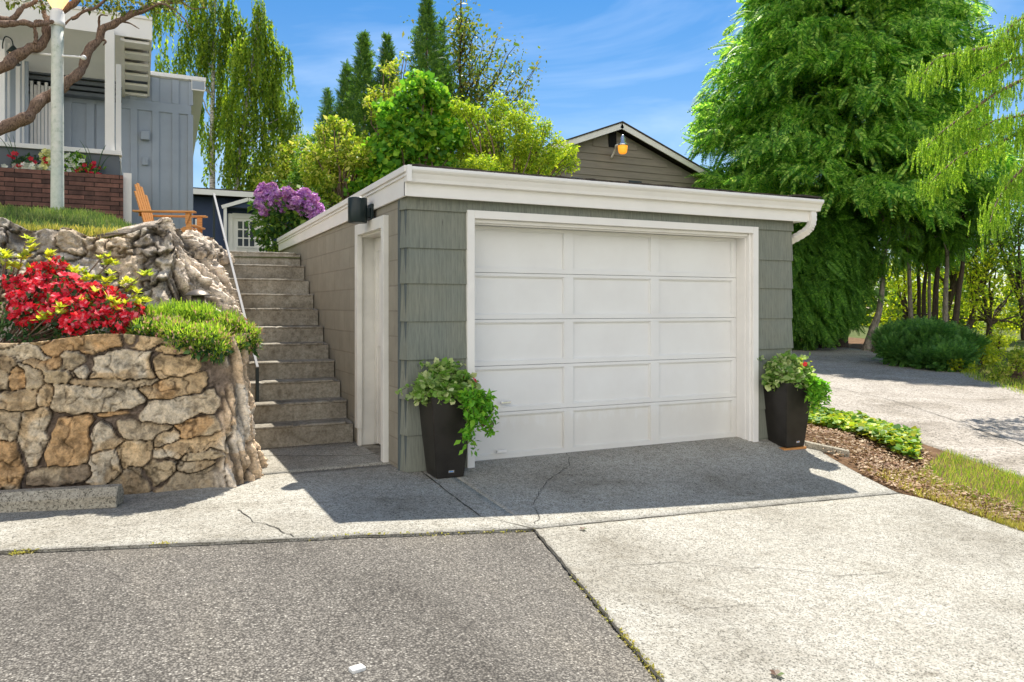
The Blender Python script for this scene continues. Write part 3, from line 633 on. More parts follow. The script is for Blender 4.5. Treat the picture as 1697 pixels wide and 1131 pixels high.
def lower_disp(s, Z, X, Y, v):
    shp = Z.shape; U = s - (s.flat[0]) + (-3.0)
    U = np.where(s < 3.6, X, s - 3.6 + np.interp(3.6, s[0], X[0]))
    d1, d2, idx, lu, lz = cells(U, Z, ST, 2.8, .045); r = np.random.default_rng(5); K = len(ST)
    tilt = r.normal(0, .012, (K, 2)); offs = r.uniform(-.012, .022, K)
    jw = .05 + .13 * sst(.5, .7, fbm(U * 4, Z * 4, 71, 3, 5)); e = np.minimum(1.42 - d1, (d2 - d1) * .9) - jw; face = sst(-.035, .012, e)
    n1 = fbm(U * 9, Z * 9, idx * 3.7, 4, 11); n2 = fbm(U * 28, Z * 28, idx * 1.3, 3, 12); crk = 1 - sst(0, .018, np.abs(fbm(U * 6, Z * 5, idx * 2.1 + 40, 3, 13) - .5))
    h = face * (.042 + offs[idx] + 1.3 * tilt[idx, 0] * lu + 1.3 * tilt[idx, 1] * lz + (.5 - np.abs(n1 - .5) * 3) * .022 + (n2 - .5) * .022 - .014 * crk - .010 * (1 - sst(0, .05, e))) + (1 - face) * (n2 - .5) * .02
    c = SC[idx]; wmask = sst(.50, .58, fbm(U * 4 + idx * 1.7, Z * 4, idx * 5.1, 3, 14))[..., None]
    alt = np.where((SC[idx][..., 0:1] > .55), np.array((.70, .64, .54)), np.array((.50, .43, .33)))
    alt = np.where((idx % 4 == 1)[..., None], np.array((.58, .37, .19)), alt); c = c * (1 - wmask) + alt * wmask
    c = c * .78 * np.array((1.06, 1.0, .9)) + np.array((.54, .41, .25)) * .24; c = c * (.62 + .76 * n1[..., None]) * (.8 + .4 * n2[..., None]) * (1 - .65 * crk[..., None]); spots = sst(.60, .68, fbm(U * 22, Z * 22, 4, 3, 15))[..., None]; c = c * (1 - .38 * spots)
    mort = np.array((.27, .21, .165)) * (.6 + .8 * n2[..., None]); mort = mort * (.45 + .55 * sst(-.22, -.02, e)[..., None] * 0 + .35)
    edge = 1 - .75 * (sst(-.09, -.03, e) * (1 - sst(-.01, .03, e)))[..., None] * sst(.36, .48, fbm(U * 6, Z * 6, 77, 3, 4))[..., None]
    c = (c * face[..., None] + mort * (1 - face[..., None])) * edge
    dirty = 1 - .45 * (1 - sst(.0, .22, Z))[..., None] * fbm(U * 8, Z * 8, 9)[..., None]; c = c * dirty
    # fibrous upright rock that makes the corner beside the steps
    w = sst(.60, .74, U + .10 * (fbm(Z * 6, U * 0, 3, 2) - .5) * 2 - (Z - .6) * .12)
    q1 = fbm(U * 16 + Z * 2.5, Z * 1.6, 5, 4, 21); q2 = fbm(U * 8 + Z * 1.2, Z * 2.4, 15, 3, 22); q3 = fbm(U * 40 + Z * 6, Z * 9, 5, 3, 23)
    rid = 1 - np.abs(q2 - .5) * 11; st_ = np.floor(q1 * 9) / 9; h2 = .06 + (st_ - .5) * .17 + (q1 - .5) * .04 + (q3 - .5) * .07 - .07 * np.clip(rid, 0, 1) + .05 * (1 - sst(0, .35, Z))
    c2 = np.where((fbm(U * 5, Z * 3, 31, 3) > .52)[..., None], np.array((.58, .44, .30)), np.array((.62, .54, .44))); c2 = c2 * (.30 + 1.15 * sst(.32, .58, q1)[..., None])
    c2 = c2 * (1 - .8 * sst(.45, .9, np.clip(rid, 0, 1))[..., None]); c2 = c2 * (.45 + 1.1 * q3[..., None])
    c2 = c2 * (1 - .12 * sst(.5, .95, Z)[..., None])
    return h * (1 - w) + h2 * w, c * (1 - w[..., None]) + c2 * w[..., None]
lc = [(-3.6, 6.75), (-2, 6.74), (-1, 6.74), (0, 6.70), (.62, 6.68), (.78, 6.72), (.90, 6.96), (.94, 7.5), (.97, 8.3), (1.0, 9.3)]
me = rockwall('stone_wall', lc, lambda s, X, Y: -.08 + 0 * s, lambda s, X, Y: 1.17 - .03 * np.sin(s * 5) + 0 * s, lambda s, X, Y: .05 + .16 * sst(6.8, 7.2, Y), lower_disp, 0.009)
sw = link('stone_wall', me, M['mortared']); tag(sw, 'low retaining wall of orange and tan mortared fieldstones ending in a craggy corner beside the steps', 'stone wall')
r_ = np.random.default_rng(9); US = []
for k in range(46): US.append((-3.0 + (k % 12) * .36 + r_.uniform(-.1, .1), 1.15 + (k // 12) * .30 + r_.uniform(-.06, .06), r_.uniform(.26, .46), r_.uniform(.17, .28), r_.uniform(-.7, .7)))
US = np.array(US); UC = np.array([[(.52, .43, .33), (.44, .39, .33), (.56, .45, .32), (.38, .33, .27)][i % 4] for i in r_.integers(0, 4, len(US))])
def upper_disp(s, Z, X, Y, v):
    U = X * 1.0 + np.where(Y > 8.0, (Y - 8.0), 0)
    d1, d2, idx, lu, lz = cells(U, Z, US, 2.2, .10); e = np.minimum(1.35 - d1, (d2 - d1) * .8); face = sst(-.02, .10, e)
    tl = np.random.default_rng(2).normal(0, .06, (len(US), 2)); n1 = fbm(U * 6, Z * 6, idx * 2.2, 5, 41); n2 = fbm(U * 20, Z * 20, 3, 4, 42)
    n3 = np.abs(fbm(U * 3.2, Z * 5.0, 9, 4, 43) - .5)
    h = face * (.08 + tl[idx, 0] * lu + tl[idx, 1] * lz + (.5 - np.abs(n1 - .5) * 3) * .12 + (np.floor(n1 * 7) / 7 - .5) * .16) + (n2 - .5) * .07 - .07 * (1 - sst(0, .04, n3)) + .16 * (fbm(U * 1.6, Z * 1.2, 4, 3, 6) - .4)
    c = UC[idx] * (.45 + 1.1 * n1[..., None]) * (.6 + .8 * n2[..., None]); pale = sst(.56, .66, fbm(U * 5, Z * 7, 60, 4, 44))[..., None]; c = c * (1 - pale) + np.array((.60, .54, .44)) * pale * (.6 + .6 * n2[..., None])
    c = c * (1 - .6 * (1 - face[..., None])) * (1 - .6 * (1 - sst(0, .03, n3))[..., None])
    # big fibrous block at the right, leaning along the stair
    w = sst(.28, .42, U + .06 * np.sin(Z * 9) - (Z - 1.6) * .10)
    a = U + (Z - 1.2) * .55; q1 = fbm(a * 15, Z * 2.0 - U * 1.2, 3, 5, 51); q2 = np.abs(fbm(a * 5, Z * 2.6 - U, 8, 4, 52) - .5); q3 = fbm(a * 34, Z * 10, 2, 3, 53)
    q1s = np.floor(q1 * 8) / 8; h2 = .10 + (q1s - .5) * .24 + (q1 - .5) * .05 + (q3 - .5) * .09 - .10 * (1 - sst(0, .06, q2)) + .10 * np.sin(Z * 4 - 3.6)
    c2 = np.array((.56, .48, .39)) * (.30 + 1.5 * sst(.3, .65, q1))[..., None] * (.65 + .7 * q3[..., None]) * (1 - .75 * (1 - sst(0, .05, q2))[..., None])
    ww = w[..., None]; pale = sst(.55, .65, fbm(a * 4, Z * 4, 90, 3, 54))[..., None]; c2 = c2 * (1 + .5 * pale)
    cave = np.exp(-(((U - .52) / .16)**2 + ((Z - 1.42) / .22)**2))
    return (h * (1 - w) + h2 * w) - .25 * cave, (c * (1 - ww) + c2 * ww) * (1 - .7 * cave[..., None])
uc = [(-3.6, 7.75), (-2, 7.8), (-1, 7.82), (-.3, 7.80), (.25, 7.74), (.55, 7.76), (.76, 8.05), (.86, 8.9), (.92, 9.9), (.95, 11.15)]
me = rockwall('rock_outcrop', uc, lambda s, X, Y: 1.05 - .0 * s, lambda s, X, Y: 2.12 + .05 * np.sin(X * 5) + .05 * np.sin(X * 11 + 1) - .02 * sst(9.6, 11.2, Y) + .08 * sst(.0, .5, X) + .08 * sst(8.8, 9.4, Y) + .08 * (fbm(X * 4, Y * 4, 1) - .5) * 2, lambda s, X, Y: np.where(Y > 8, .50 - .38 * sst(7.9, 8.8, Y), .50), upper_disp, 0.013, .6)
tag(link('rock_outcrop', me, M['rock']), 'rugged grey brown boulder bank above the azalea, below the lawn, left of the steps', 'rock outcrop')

def boulder(c, rx, ry, rz_, sd):
    import bmesh
    bm = bmesh.new(); bmesh.ops.create_icosphere(bm, subdivisions=5, radius=1); P = np.array([v.co[:] for v in bm.verts])
    k = fbm(P[:, 0] * 1.6 + sd, P[:, 1] * 1.6, P[:, 2] * 1.6, 4, 3); k2 = fbm(P[:, 0] * 6 + sd, P[:, 1] * 6, P[:, 2] * 6, 4, 8); rr = .72 + .5 * np.floor(k * 7) / 7 + .12 * k + .16 * (k2 - .5)
    Q = P * rr[:, None] * [rx, ry, rz_] + np.array(c)
    for v, q_ in zip(bm.verts, Q): v.co = q_
    me = bpy.data.meshes.new('boulder'); bm.to_mesh(me); bm.free(); me.polygons.foreach_set('use_smooth', [True] * len(me.polygons))
    a = me.color_attributes.new('Col', 'FLOAT_COLOR', 'POINT'); cl = np.array((.52, .44, .35)) * (.35 + 1.2 * sst(.3, .65, k2))[:, None]; a.data.foreach_set('color', np.c_[cl, np.ones(len(cl))].astype(np.float32).ravel())
    return link('boulder', me, M['rock'], bpy.data.objects['rock_outcrop'])
boulder((.62, 9.35, 2.0), .30, .45, .22, 4); boulder((.55, 8.75, 1.98), .25, .3, .22, 9); boulder((.74, 10.3, 1.95), .24, .4, .18, 15); boulder((.82, 10.95, 2.02), .38, .3, .26, 22)

# ================================================================== STEPS AND HANDRAIL
st = thing('concrete_steps', (1.65, 8.19, 0), 'flight of eleven worn concrete steps climbing between rock bank and garage wall', 'steps')
for k in range(11):
    y0 = 8.19 + .288 * k; z1 = .197 * (k + 1) - .01 * (k == 5) + .012 * (k == 6) + random.uniform(-.004, .004); n = 26
    x0, x1 = 1.06, 2.134 - .012; zb = z1 - .215 if k else -.1
    xs = np.linspace(x0, x1, n); mbs = MB(); prof = [(y0 + .0, zb), (y0 + .004, z1 - .03), (y0 - .012, z1 - .022), (y0 - .010, z1 - .006), (y0 + .004, z1), (y0 + .30, z1), (y0 + .30, zb)]
    vs = []
    for i, x in enumerate(xs):
        chip = random.uniform(0, .008) + (.02 if random.random() < .08 else 0) + (.035 if i >= n - 2 and k % 2 == 0 else 0)
        for j, (y, z) in enumerate(prof): vs.append((x, y + (chip if j in (2, 3) else 0), z - (chip * .6 if j in (3, 4) else 0)))
    m_ = len(prof); fs = [(i * m_ + j, (i + 1) * m_ + j, (i + 1) * m_ + j + 1, i * m_ + j + 1) for i in range(n - 1) for j in range(m_ - 1)]
    fs += [tuple(range(m_)), tuple(range((n - 1) * m_, n * m_))[::-1]]
    mbs.add(vs, fs); mbs.build('step', M['steps'], st)
hr = thing('handrail', (1.22, 8.73, .2), 'slim white metal handrail running up the left of the concrete steps', 'handrail')
A, B = Vector((1.22, 8.73, .77)), Vector((1.08, 12.04, 3.04))
MB().bar(A + Vector((0, -.02, -.012)), B, .030, .018).build('rail', M['rail'], hr, .004)
MB().bar((A.x, A.y, -.0 + .3), (A.x, A.y, A.z - .012), .034, .034, (0, 1, 0)).build('post', M['black'], hr, .003)
MB().bar((1.08, 12.0, 2.0), (1.08, 12.0, 3.0), .03, .03, (0, 1, 0)).build('post', M['black'], hr, .003)

# ================================================================== GARAGE
ga = thing('garage', (4.4, 9.6, 0), 'low flat roofed garage with white paneled door, taupe block side and green grey shakes', 'garage')
ZR, ZB = 2.60, 2.355
def rz(Y): return -.018 * (Y - 6.36)
w = MB()      # block walls with the side-door opening
w.box(2.137, 2.33, 6.61, 6.99, -.3, 2.5); w.box(2.137, 2.33, 7.97, 12.68, -.3, 2.45); w.box(2.137, 2.33, 6.99, 7.97, 2.20, 2.5)
w.box(2.33, 6.66, 12.5, 12.68, -.3, 2.42); w.box(6.48, 6.66, 6.61, 12.5, -.4, 2.45)
w.build('block_wall', M['block'], ga)
fl = MB().box(2.34, 6.47, 6.99, 12.49, -.2, -.035).build('floor_slab', M['steps'], ga)
sh = MB(); lines = [-.30, -.03, .286, .60, .944, 1.278, 1.610, 1.921, 2.254, 2.50]
def course(outl, z0, z1, f0, f1, gap=0.0):
    # outl: (x, y, nx, ny) polyline; wedge that flares outward at its bottom
    vs = []; n = len(outl)
    for z, f in ((z0, f0), (z1, f1)):
        for x, y, nx_, ny_ in outl: vs.append((x + nx_ * f, y + ny_ * f, z))
    for x, y, nx_, ny_ in outl: vs.append((x, y, z0))
    fs = [(i, i + 1, n + i + 1, n + i) for i in range(n - 1)] + [(2 * n + i, 2 * n + i + 1, i + 1, i) for i in range(n - 1)]
    fs += [(2 * n, 0, n), (3 * n - 1, 2 * n - 1, n - 1)]
    sh.add(vs, fs)
Lp = [(2.137, 6.615, -1, 0), (2.172, 6.505, -1, -1), (2.712, 6.505, 0, -1)]
for z0, z1 in zip(lines[:-1], lines[1:]):
    top = z1 > 2.3
    if top:
        course([Lp[0], Lp[1], (6.66, 6.505, .4, -1), (6.68, 6.62, 1, 0)], z0, 2.5, .022, .004)
    else:
        f = .018 + random.uniform(-.003, .005); course(Lp, z0, z1 + .004, f, .003)
        course([(6.141, 6.505, 0, -1), (6.655, 6.505, .5, -1), (6.665, 6.7, 1, 0)], z0 + random.uniform(-.004, .004), z1 + .004, f, .003)
sh.build('shake_cladding', M['shake'], ga)
MB().box(2.15, 2.71, 6.52, 6.60, -.3, 2.5).box(6.145, 6.64, 6.52, 6.60, -.35, 2.5).box(2.71, 6.145, 6.52, 6.60, 2.28, 2.5).build('front_wall', M['trim_dark'], ga)
MB().box(2.112, 2.136, 6.60, 6.622, -.05, 2.34).build('corner_bead', M['trim_dark'], ga)
# fascia, gutter, roof
fa = MB()
fa.add([(2.105, y, z) for y, z in ((6.40, ZB), (12.75, ZB + rz(12.75) + .05), (12.75, ZR + rz(12.75)), (6.40, ZR))] + [(2.128, y, z) for y, z in ((6.40, ZB), (12.75, ZB + rz(12.75) + .05), (12.75, ZR + rz(12.75)), (6.40, ZR))],
       [(0, 3, 2, 1), (4, 5, 6, 7), (0, 1, 5, 4), (2, 3, 7, 6), (1, 2, 6, 5), (3, 0, 4, 7)])
fa.bar((2.095, 6.34, ZR - .022), (2.095, 12.76, ZR - .022 + rz(12.76)), .03, .055)
fa.bar((2.098, 6.34, ZR - .075), (2.098, 12.76, ZR - .075 + rz(12.76)), .02, .018)
fa.build('side_fascia', M['white'], ga, .003)
MB().box(2.105, 6.80, 6.405, 6.43, ZB, ZR - .015).box(6.80, 6.823, 6.405, 6.80, ZB + .01, ZR - .02).build('front_fascia', M['white'], ga, .003)
prof = [(6.403, ZR - .005), (6.305, ZR - .005), (6.302, ZR - .03), (6.312, ZR - .045), (6.330, ZR - .06), (6.350, ZR - .10), (6.356, ZR - .128), (6.403, ZR - .132)]
gt = MB().prism(prof, lambda y, z: (2.098, y, z), lambda y, z: (6.945, y, z + .006)); gt.build('gutter', M['white'], ga, .002)
MB().box(2.094, 2.135, 6.300, 6.335, ZR - .135, ZR + .004).build('gutter_corner', M['white'], ga, .004)
xs = np.linspace(2.13, 6.93, 60); rf = MB(); vs = []
for x in xs:
    j = random.uniform(-.012, .012); zz_ = ZR + .012 + random.uniform(-.003, .008) + (.02 if x > 6.5 else 0)
    vs += [(x, 6.325 + j, zz_ - .014), (x, 6.325 + j, zz_ + .004), (x, 12.78, zz_ + rz(12.78) + .004), (x, 12.78, zz_ + rz(12.78) - .014)]
rf.add(vs, [(4 * i + j, 4 * i + (j + 1) % 4, 4 * i + 4 + (j + 1) % 4, 4 * i + 4 + j) for i in range(59) for j in range(4)] + [(0, 1, 2, 3), (239, 238, 237, 236)])
rf.build('roof', M['felt'], ga)
MB().box(2.13, 6.8, 6.43, 12.7, ZB + .02, ZB + .035).build('soffit', M['white'], ga)
ds = MB(); dp = curve_pts([(6.86, 6.40, 2.475), (6.86, 6.40, 2.37), (6.84, 6.43, 2.28), (6.78, 6.52, 2.205), (6.73, 6.61, 2.15), (6.71, 6.64, 2.06)], 22)
for i, p in enumerate(dp[:-1]): ds.bar(p, dp[i + 1] + (dp[i + 1] - p) * .08, .075 + .006 * (i % 2), .055 + .006 * (i % 2), (0, 1, .2))
ds.bar((6.71, 6.64, 2.09), (6.71, 6.64, 0), .07, .05, (0, 1, 0)); ds.build('downspout', M['white'], ga)
# garage door frame and door
X0, X1, ZT = 2.712, 6.140, 2.276
fr = MB(); fr.box(X0, X0 + .072, 6.468, 6.76, -.06, ZT); fr.box(X1 - .075, X1, 6.468, 6.52, -.16, ZT); fr.box(X1 - .105, X1 - .0751, 6.50, 6.76, -.12, ZT - .07)
fr.box(X0 + .072, X1 - .075, 6.468, 6.52, ZT - .072, ZT); fr.box(X0 + .072, X1 - .105, 6.5201, 6.76, ZT - .105, ZT - .0721)
fr.box(X0 + .0721, X1 - .105, 6.55, 6.60, ZT - .118, ZT - .1051); fr.box(X1 - .118, X1 - .1051, 6.55, 6.60, -.1, ZT - .118)
fr.build('door_frame', M['white'], ga, .004)
dr = MB(); dx0, dx1, dz0, dz1 = X0 + .0725, X1 - .107, -.028, ZT - .106; DY = 6.70
nx3, nz5 = 3, 5; ph = (dz1 - dz0) / nz5; stile = .105
cols_ = [(dx0 + .06, dx0 + 1.055), (dx0 + 1.16, dx0 + 2.095), (dx0 + 2.20, dx1 - .06)]
for r in range(nz5):
    za, zb_ = dz0 + r * ph, dz0 + (r + 1) * ph - .004
    # rails and stiles standing proud of a thin recessed panel
    dr.box(dx0, dx1, DY, DY + .03, za, za + .042); dr.box(dx0, dx1, DY, DY + .03, zb_ - .030, zb_)
    prev = dx0
    for (a, b) in cols_:
        dr.box(prev, a, DY, DY + .03, za + .042, zb_ - .030); prev = b
        dr.box(a, b, DY + .024, DY + .03, za + .042, zb_ - .030)
        t_ = .010
        for (u0, u1, v0, v1) in ((a, a + t_, za + .042, zb_ - .03), (b - t_, b, za + .042, zb_ - .03), (a + t_, b - t_, za + .042, za + .042 + t_), (a + t_, b - t_, zb_ - .03 - t_, zb_ - .03)):
            dr.box(u0, u1, DY + .010, DY + .024, v0, v1)
    dr.box(prev, dx1, DY, DY + .03, za + .042, zb_ - .030)
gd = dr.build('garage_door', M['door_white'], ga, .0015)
MB().box(dx0, dx1, DY + .031, DY + .05, dz0 - .01, dz1 + .1).build('door_backing', M['grey_dark'], ga)
MB().box(dx0, dx1, DY - .004, DY + .035, dz0 - .010, dz0 - .001).build('bottom_seal', M['white'], gd)
p = PY(831, 748, DY - .02); MB().box(p.x - .05, p.x + .05, DY - .035, DY - .022, p.z - .012, p.z + .012).box(p.x - .05, p.x - .035, DY - .03, DY, p.z - .01, p.z + .01).box(p.x + .035, p.x + .05, DY - .03, DY, p.z - .01, p.z + .01).build('lift_handle', M['white'], gd, .003)
p = PY(839, 667, DY - .02); MB().box(p.x - .06, p.x + .045, DY - .03, DY - .012, p.z - .012, p.z + .012).tube([(p.x - .045, DY, p.z), (p.x - .045, DY - .035, p.z)], .014, 12).build('latch_handle', M['metal'], gd, .003)
# side door, recessed in the block wall
sdf = MB(); f0, f1 = 6.97, 7.99
sdf.box(2.085, 2.137, f0, f0 + .085, -.06, 2.25); sdf.box(2.085, 2.137, f1 - .10, f1, .16, 2.25); sdf.box(2.085, 2.137, f0 + .085, f1 - .10, 2.14, 2.25)
sdf.box(2.1371, 2.335, f1 - .05, f1 - .022, -.02, 2.17); sdf.box(2.1371, 2.335, f0 + .022, f0 + .05, -.02, 2.17); sdf.box(2.1371, 2.335, f0 + .05, f1 - .05, 2.12, 2.17); sdf.box(2.10, 2.137, f1 - .085, f1 - .03, -.02, .159)
sdf.build('side_door_frame', M['old_white'], ga, .003)
sdo = MB().box(2.29, 2.325, f0 + .052, f1 - .052, .0, 2.118).box(2.278, 2.29, f0 + .052, f0 + .16, .0, 2.118).box(2.278, 2.29, f1 - .16, f1 - .052, .0, 2.118).box(2.278, 2.29, f0 + .16, f1 - .16, 1.98, 2.118).box(2.278, 2.29, f0 + .16, f1 - .16, 1.0, 1.14).build('side_door', M['old_white'], ga, .003)
MB().tube([(2.278, f0 + .11, 1.0), (2.25, f0 + .11, 1.0)], .012, 10).lathe((2.235, f0 + .11, .985), [(.004, 0), (.024, .006), (.026, .02), (.004, .03)], 12).build('door_knob', M['metal'], sdo, smooth=True)
MB().box(2.1365, 2.40, 7.0, 7.95, -.12, -.021).build('door_sill', M['steps'], ga)
wl = thing('wall_lamp', (2.0, 7.4, 2.34), None, None); wl.parent = ga; wl.location = Vector((2.0, 7.4, 2.33)) - ga.location
wl['label'] = 'black cylinder wall lamp on the side fascia'
def child(root_loc, mb, name, mat, parent, **k): return mb.build(name, mat, parent, **k)
MB().lathe((1.965, 7.42, 2.215), [(.080, 0), (.088, .0), (.092, .01), (.092, .23), (.086, .24), (.06, .243), (.05, .235)], 32).build('lamp_body', M['black'], wl, smooth=True)
MB().box(2.05, 2.08, 7.38, 7.46, 2.27, 2.36).box(2.079, 2.104, 7.35, 7.49, 2.245, 2.40).build('bracket', M['black'], wl, .004)

# ================================================================== PLANTERS
def pot(cx, cy, zb, s0, s1, h, label, badge_face):
    t = thing('tall_planter', (cx, cy, zb), label, 'planter', 'tall dark planters flanking the garage door')
    n = 8; mbp = MB(); lv = [(s0 / 2, 0), (s1 / 2, h), (s1 / 2 - .018, h + .002), (s1 / 2 - .022, h - .05)]; vs = []
    for a, z in lv: vs += [(cx + x * a, cy + y * a, zb + z) for x, y in ((-1, -1), (1, -1), (1, 1), (-1, 1))]
    fs = [(3, 2, 1, 0)] + [(4 * i + j, 4 * i + (j + 1) % 4, 4 * i + 4 + (j + 1) % 4, 4 * i + 4 + j) for i in range(3) for j in range(4)]
    mbp.add(vs, fs); mbp.build('pot_body', M['pot'], t, .012)
    a = s1 / 2 - .021; MB().add([(cx + x * a, cy + y * a, zb + h - .045) for x, y in ((-1, -1), (1, -1), (1, 1), (-1, 1))], [(0, 1, 2, 3)]).build('potting_soil', M['soil'], t)
    z = zb + .055; sl_ = (s1 - s0) / 2 / h; y = cy - s0 / 2 - sl_ * .055 - .001; x = cx + .005 if badge_face == 'a' else cx + .03
    bq = MB(); f = lambda xx, zz, d: (xx, cy - s0 / 2 - sl_ * (zz - zb) - d, zz)
    for d, ex, m_i in ((.002, .026, 0),): bq.add([f(x - ex, z - .011, 0), f(x + ex, z - .011, 0), f(x + ex, z + .011, 0), f(x - ex, z + .011, 0), f(x - ex, z - .011, d), f(x + ex, z - .011, d), f(x + ex, z + .011, d), f(x - ex, z + .011, d)], [(4, 5, 6, 7), (0, 4, 7, 3), (1, 2, 6, 5), (3, 7, 6, 2), (0, 1, 5, 4)], 0)
    bq.add([f(x - .018, z - .004, .0035), f(x + .018, z - .004, .0035), f(x + .018, z + .004, .0035), f(x - .018, z + .004, .0035)], [(0, 1, 2, 3)], 1)
    bq.build('maker_badge', [M['metal'], M['badge_ink']], t); return t
q = NM('badge_ink'); M['badge_ink'] = q.out((0.15, 0.3, 0.6), 0.5)
c1 = G(723, 795); c2 = G(1301, 745)
pot(c1.x + .13, c1.y + .13, c1.z, .25, .385, .70, 'tall dark tapered planter left of the garage door, trailing vine over its front', 'a')
pot(c2.x + .14, c2.y + .12, c2.z + .015, .26, .40, .70, 'tall dark planter right of the garage door, set on a wooden block', 'b')
MB().box(c2.x - .04, c2.x + .28, c2.y - .03, c2.y + .25, c2.z - .02, c2.z + .013).build('wooden_block', M['chair']); o = bpy.data.objects['wooden_block']; tag(o, 'flat scrap of wood under the right planter', 'wood block')
varm = leafm('variegated_leaves', [(0.08, 0.18, 0.03), (0.42, 0.50, 0.20), (0.12, 0.26, 0.04), (0.58, 0.60, 0.34), (0.15, 0.30, 0.05), (0.20, 0.36, 0.06)], 0.3)
vinem = leafm('vine_leaves', [(0.08, 0.24, 0.02), (0.13, 0.34, 0.03), (0.24, 0.42, 0.04)], 0.35)
redm = leafm('red_petals', [(0.45, 0.01, 0.03), (0.62, 0.03, 0.05)], 0.2, .5, 1.1)
brnm = leafm('dark_sprig_leaves', [(0.06, 0.05, 0.03), (0.16, 0.08, 0.06), (0.10, 0.16, 0.05)], 0.2)
q = NM('green_stem'); M['stem'] = q.out((0.12, 0.16, 0.05), 0.7)
def pot_plant(c, rtop, label, vine_dir, seedk, bright=False):
    global rng; rng = np.random.default_rng(seedk)
    t = thing('flowering_plant', c, label, 'plant', 'plants in the tall planters')
    c = Vector(c); cen = [c + Vector((x, y, z)) for x, y, z in ((0, 0, .14), (-.14, -.05, .10), (.13, -.04, .10), (-.05, -.13, .05), (.1, -.14, .04), (0, .1, .12), (-.02, 0, .22), (-.2, -.02, .03), (.19, .02, .05))]
    P, D = blob(cen, [.15, .13, .13, .11, .11, .12, .10, .09, .09], 1900, .5, .75)
    k = P[:, 2] > c.z - .06; leaves('leaves', P[k], D[k] + [0, 0, .3], .052, varm, t, T_ROUND, .7, .9, .25)
    if bright:
        P, D = blob([c + Vector((.14, -.03, .14)), c + Vector((.1, .05, .2)), c + Vector((.2, .05, .1))], [.13, .11, .1], 500, .5, .8); leaves('young_leaves', P, D, .045, ivym, t, T_ROUND, .7, .9)
    stems = MB(); Vp = []
    for i in range(14):     # trailing vine over the rim
        a0 = c + Vector((vine_dir[0] * (.4 + .1 * i / 2), vine_dir[1], .03)) + Vector((random.uniform(-.05, .05), random.uniform(-.02, .02), 0)); L = random.uniform(.15, .46) * vine_dir[2]
        pts = curve_pts([a0, a0 + Vector((vine_dir[0] * .2, vine_dir[1] * .45, -.02)), a0 + Vector((vine_dir[0] * .28 + random.uniform(-.05, .04), vine_dir[1] * .5, -.5 * L)), a0 + Vector((vine_dir[0] * .15 + random.uniform(-.12, .06), vine_dir[1] * .5, -L))], 22)
        stems.tube(pts, .003, 5); Vp.append(pts)
    Vp = np.vstack(Vp); Vp = np.repeat(Vp, 4, 0) + rng.normal(0, .018, (len(Vp) * 4, 3)); leaves('vine', Vp, rdir(len(Vp)) * [1, 1, .5], .05, vinem, t, T_LEAF, .8, .8)
    dk = []
    for i in range(12):     # long thin sprigs reaching out
        a = random.uniform(0, 6.28); L = random.uniform(.25, .42); e = c + Vector((math.cos(a) * L, math.sin(a) * L * .6, random.uniform(-.05, .30)))
        pts = curve_pts([c + Vector((0, 0, .08)), c.lerp(e, .5) + Vector((0, 0, .10)), e], 12); stems.tube(pts, .0025, 5); dk.append(pts[6:])
    dk = np.vstack(dk); dk = np.repeat(dk, 2, 0) + rng.normal(0, .012, (len(dk) * 2, 3)); leaves('sprig_leaves', dk, rdir(len(dk)), .035, varm, t, T_ROUND)
    d2 = []
    for i in range(6):
        e = c + Vector((vine_dir[0] * 1.0 + random.uniform(-.02, .14), vine_dir[1] + random.uniform(-.05, .05), random.uniform(-.30, .02))); pts = curve_pts([c + Vector((vine_dir[0] * .5, 0, .08)), c + Vector((vine_dir[0] * .9, vine_dir[1] * .6, .07)), e], 14); stems.tube(pts, .0025, 5); d2.append(pts[7:])
    d2 = np.vstack(d2); d2 = np.repeat(d2, 3, 0) + rng.normal(0, .016, (len(d2) * 3, 3)); leaves('dark_sprig_leaves', d2, rdir(len(d2)), .034, brnm, t, T_ROUND)
    stems.build('stems', M['stem'], t)
    for i in range(4):
        d = Vector((random.uniform(-.2, .2), random.uniform(-.2, -.02), random.uniform(.12, .24))); pf = c + d
        P = np.array([tuple(pf)]); y = norm(rdir(1)); scatter('flower', T_FLOWER, P, frames(y, norm(np.array([[d.x * 2, -1, 1.0]]))), .032, redm, t)
    return t
pot_plant((c1.x + .13, c1.y + .13, c1.z + .68), .19, 'variegated trailing plant with a few red flowers in the left planter, bright vine hanging down', (.19, -.22, 1.0), 21)
pot_plant((c2.x + .14, c2.y + .12, c2.z + .695), .2, 'variegated plant with red flowers and lime leaves in the right planter', (.16, -.20, .7), 22, True)

# ================================================================== SMALL THINGS ON THE PAVING
a, b = G(-175, 858), G(193, 842); d = (b - a); d.z = 0; d.normalize(); nrm_ = Vector((-d.y, d.x, 0))
ws = thing('wheel_stop', (b.x, b.y, 0), 'chamfered concrete wheel stop lying before the stone wall', 'wheel stop')
pr = [(0, 0), (0, .085), (.045, .145), (.135, .145), (.18, .085), (.18, 0)]; a0 = b - d * 1.85
MB().prism(pr, lambda y, z: tuple(a0 + nrm_ * y + Vector((0, 0, z - .03))), lambda y, z: tuple(b + nrm_ * y + Vector((0, 0, z)))).build('concrete_bar', M['stop'], ws, .008)
k1, k2 = G(1334, 741), G(1408, 757); kd = (k2 - k1); kd.z = 0; kd.normalize(); kn = Vector((-kd.y, kd.x, 0))
kb = MB(); z0 = k1.z; kb.prism([(0, -.05), (0, .055), (.075, .06), (.075, -.05)], lambda y, z: tuple(k1 + kn * y + Vector((0, 0, z))), lambda y, z: tuple(k2 + kn * y + Vector((0, 0, z))))
tag(kb.build('edging_block', M['stop'], None, .006), 'short grey concrete edging piece at the bed corner beside the right planter', 'edging')
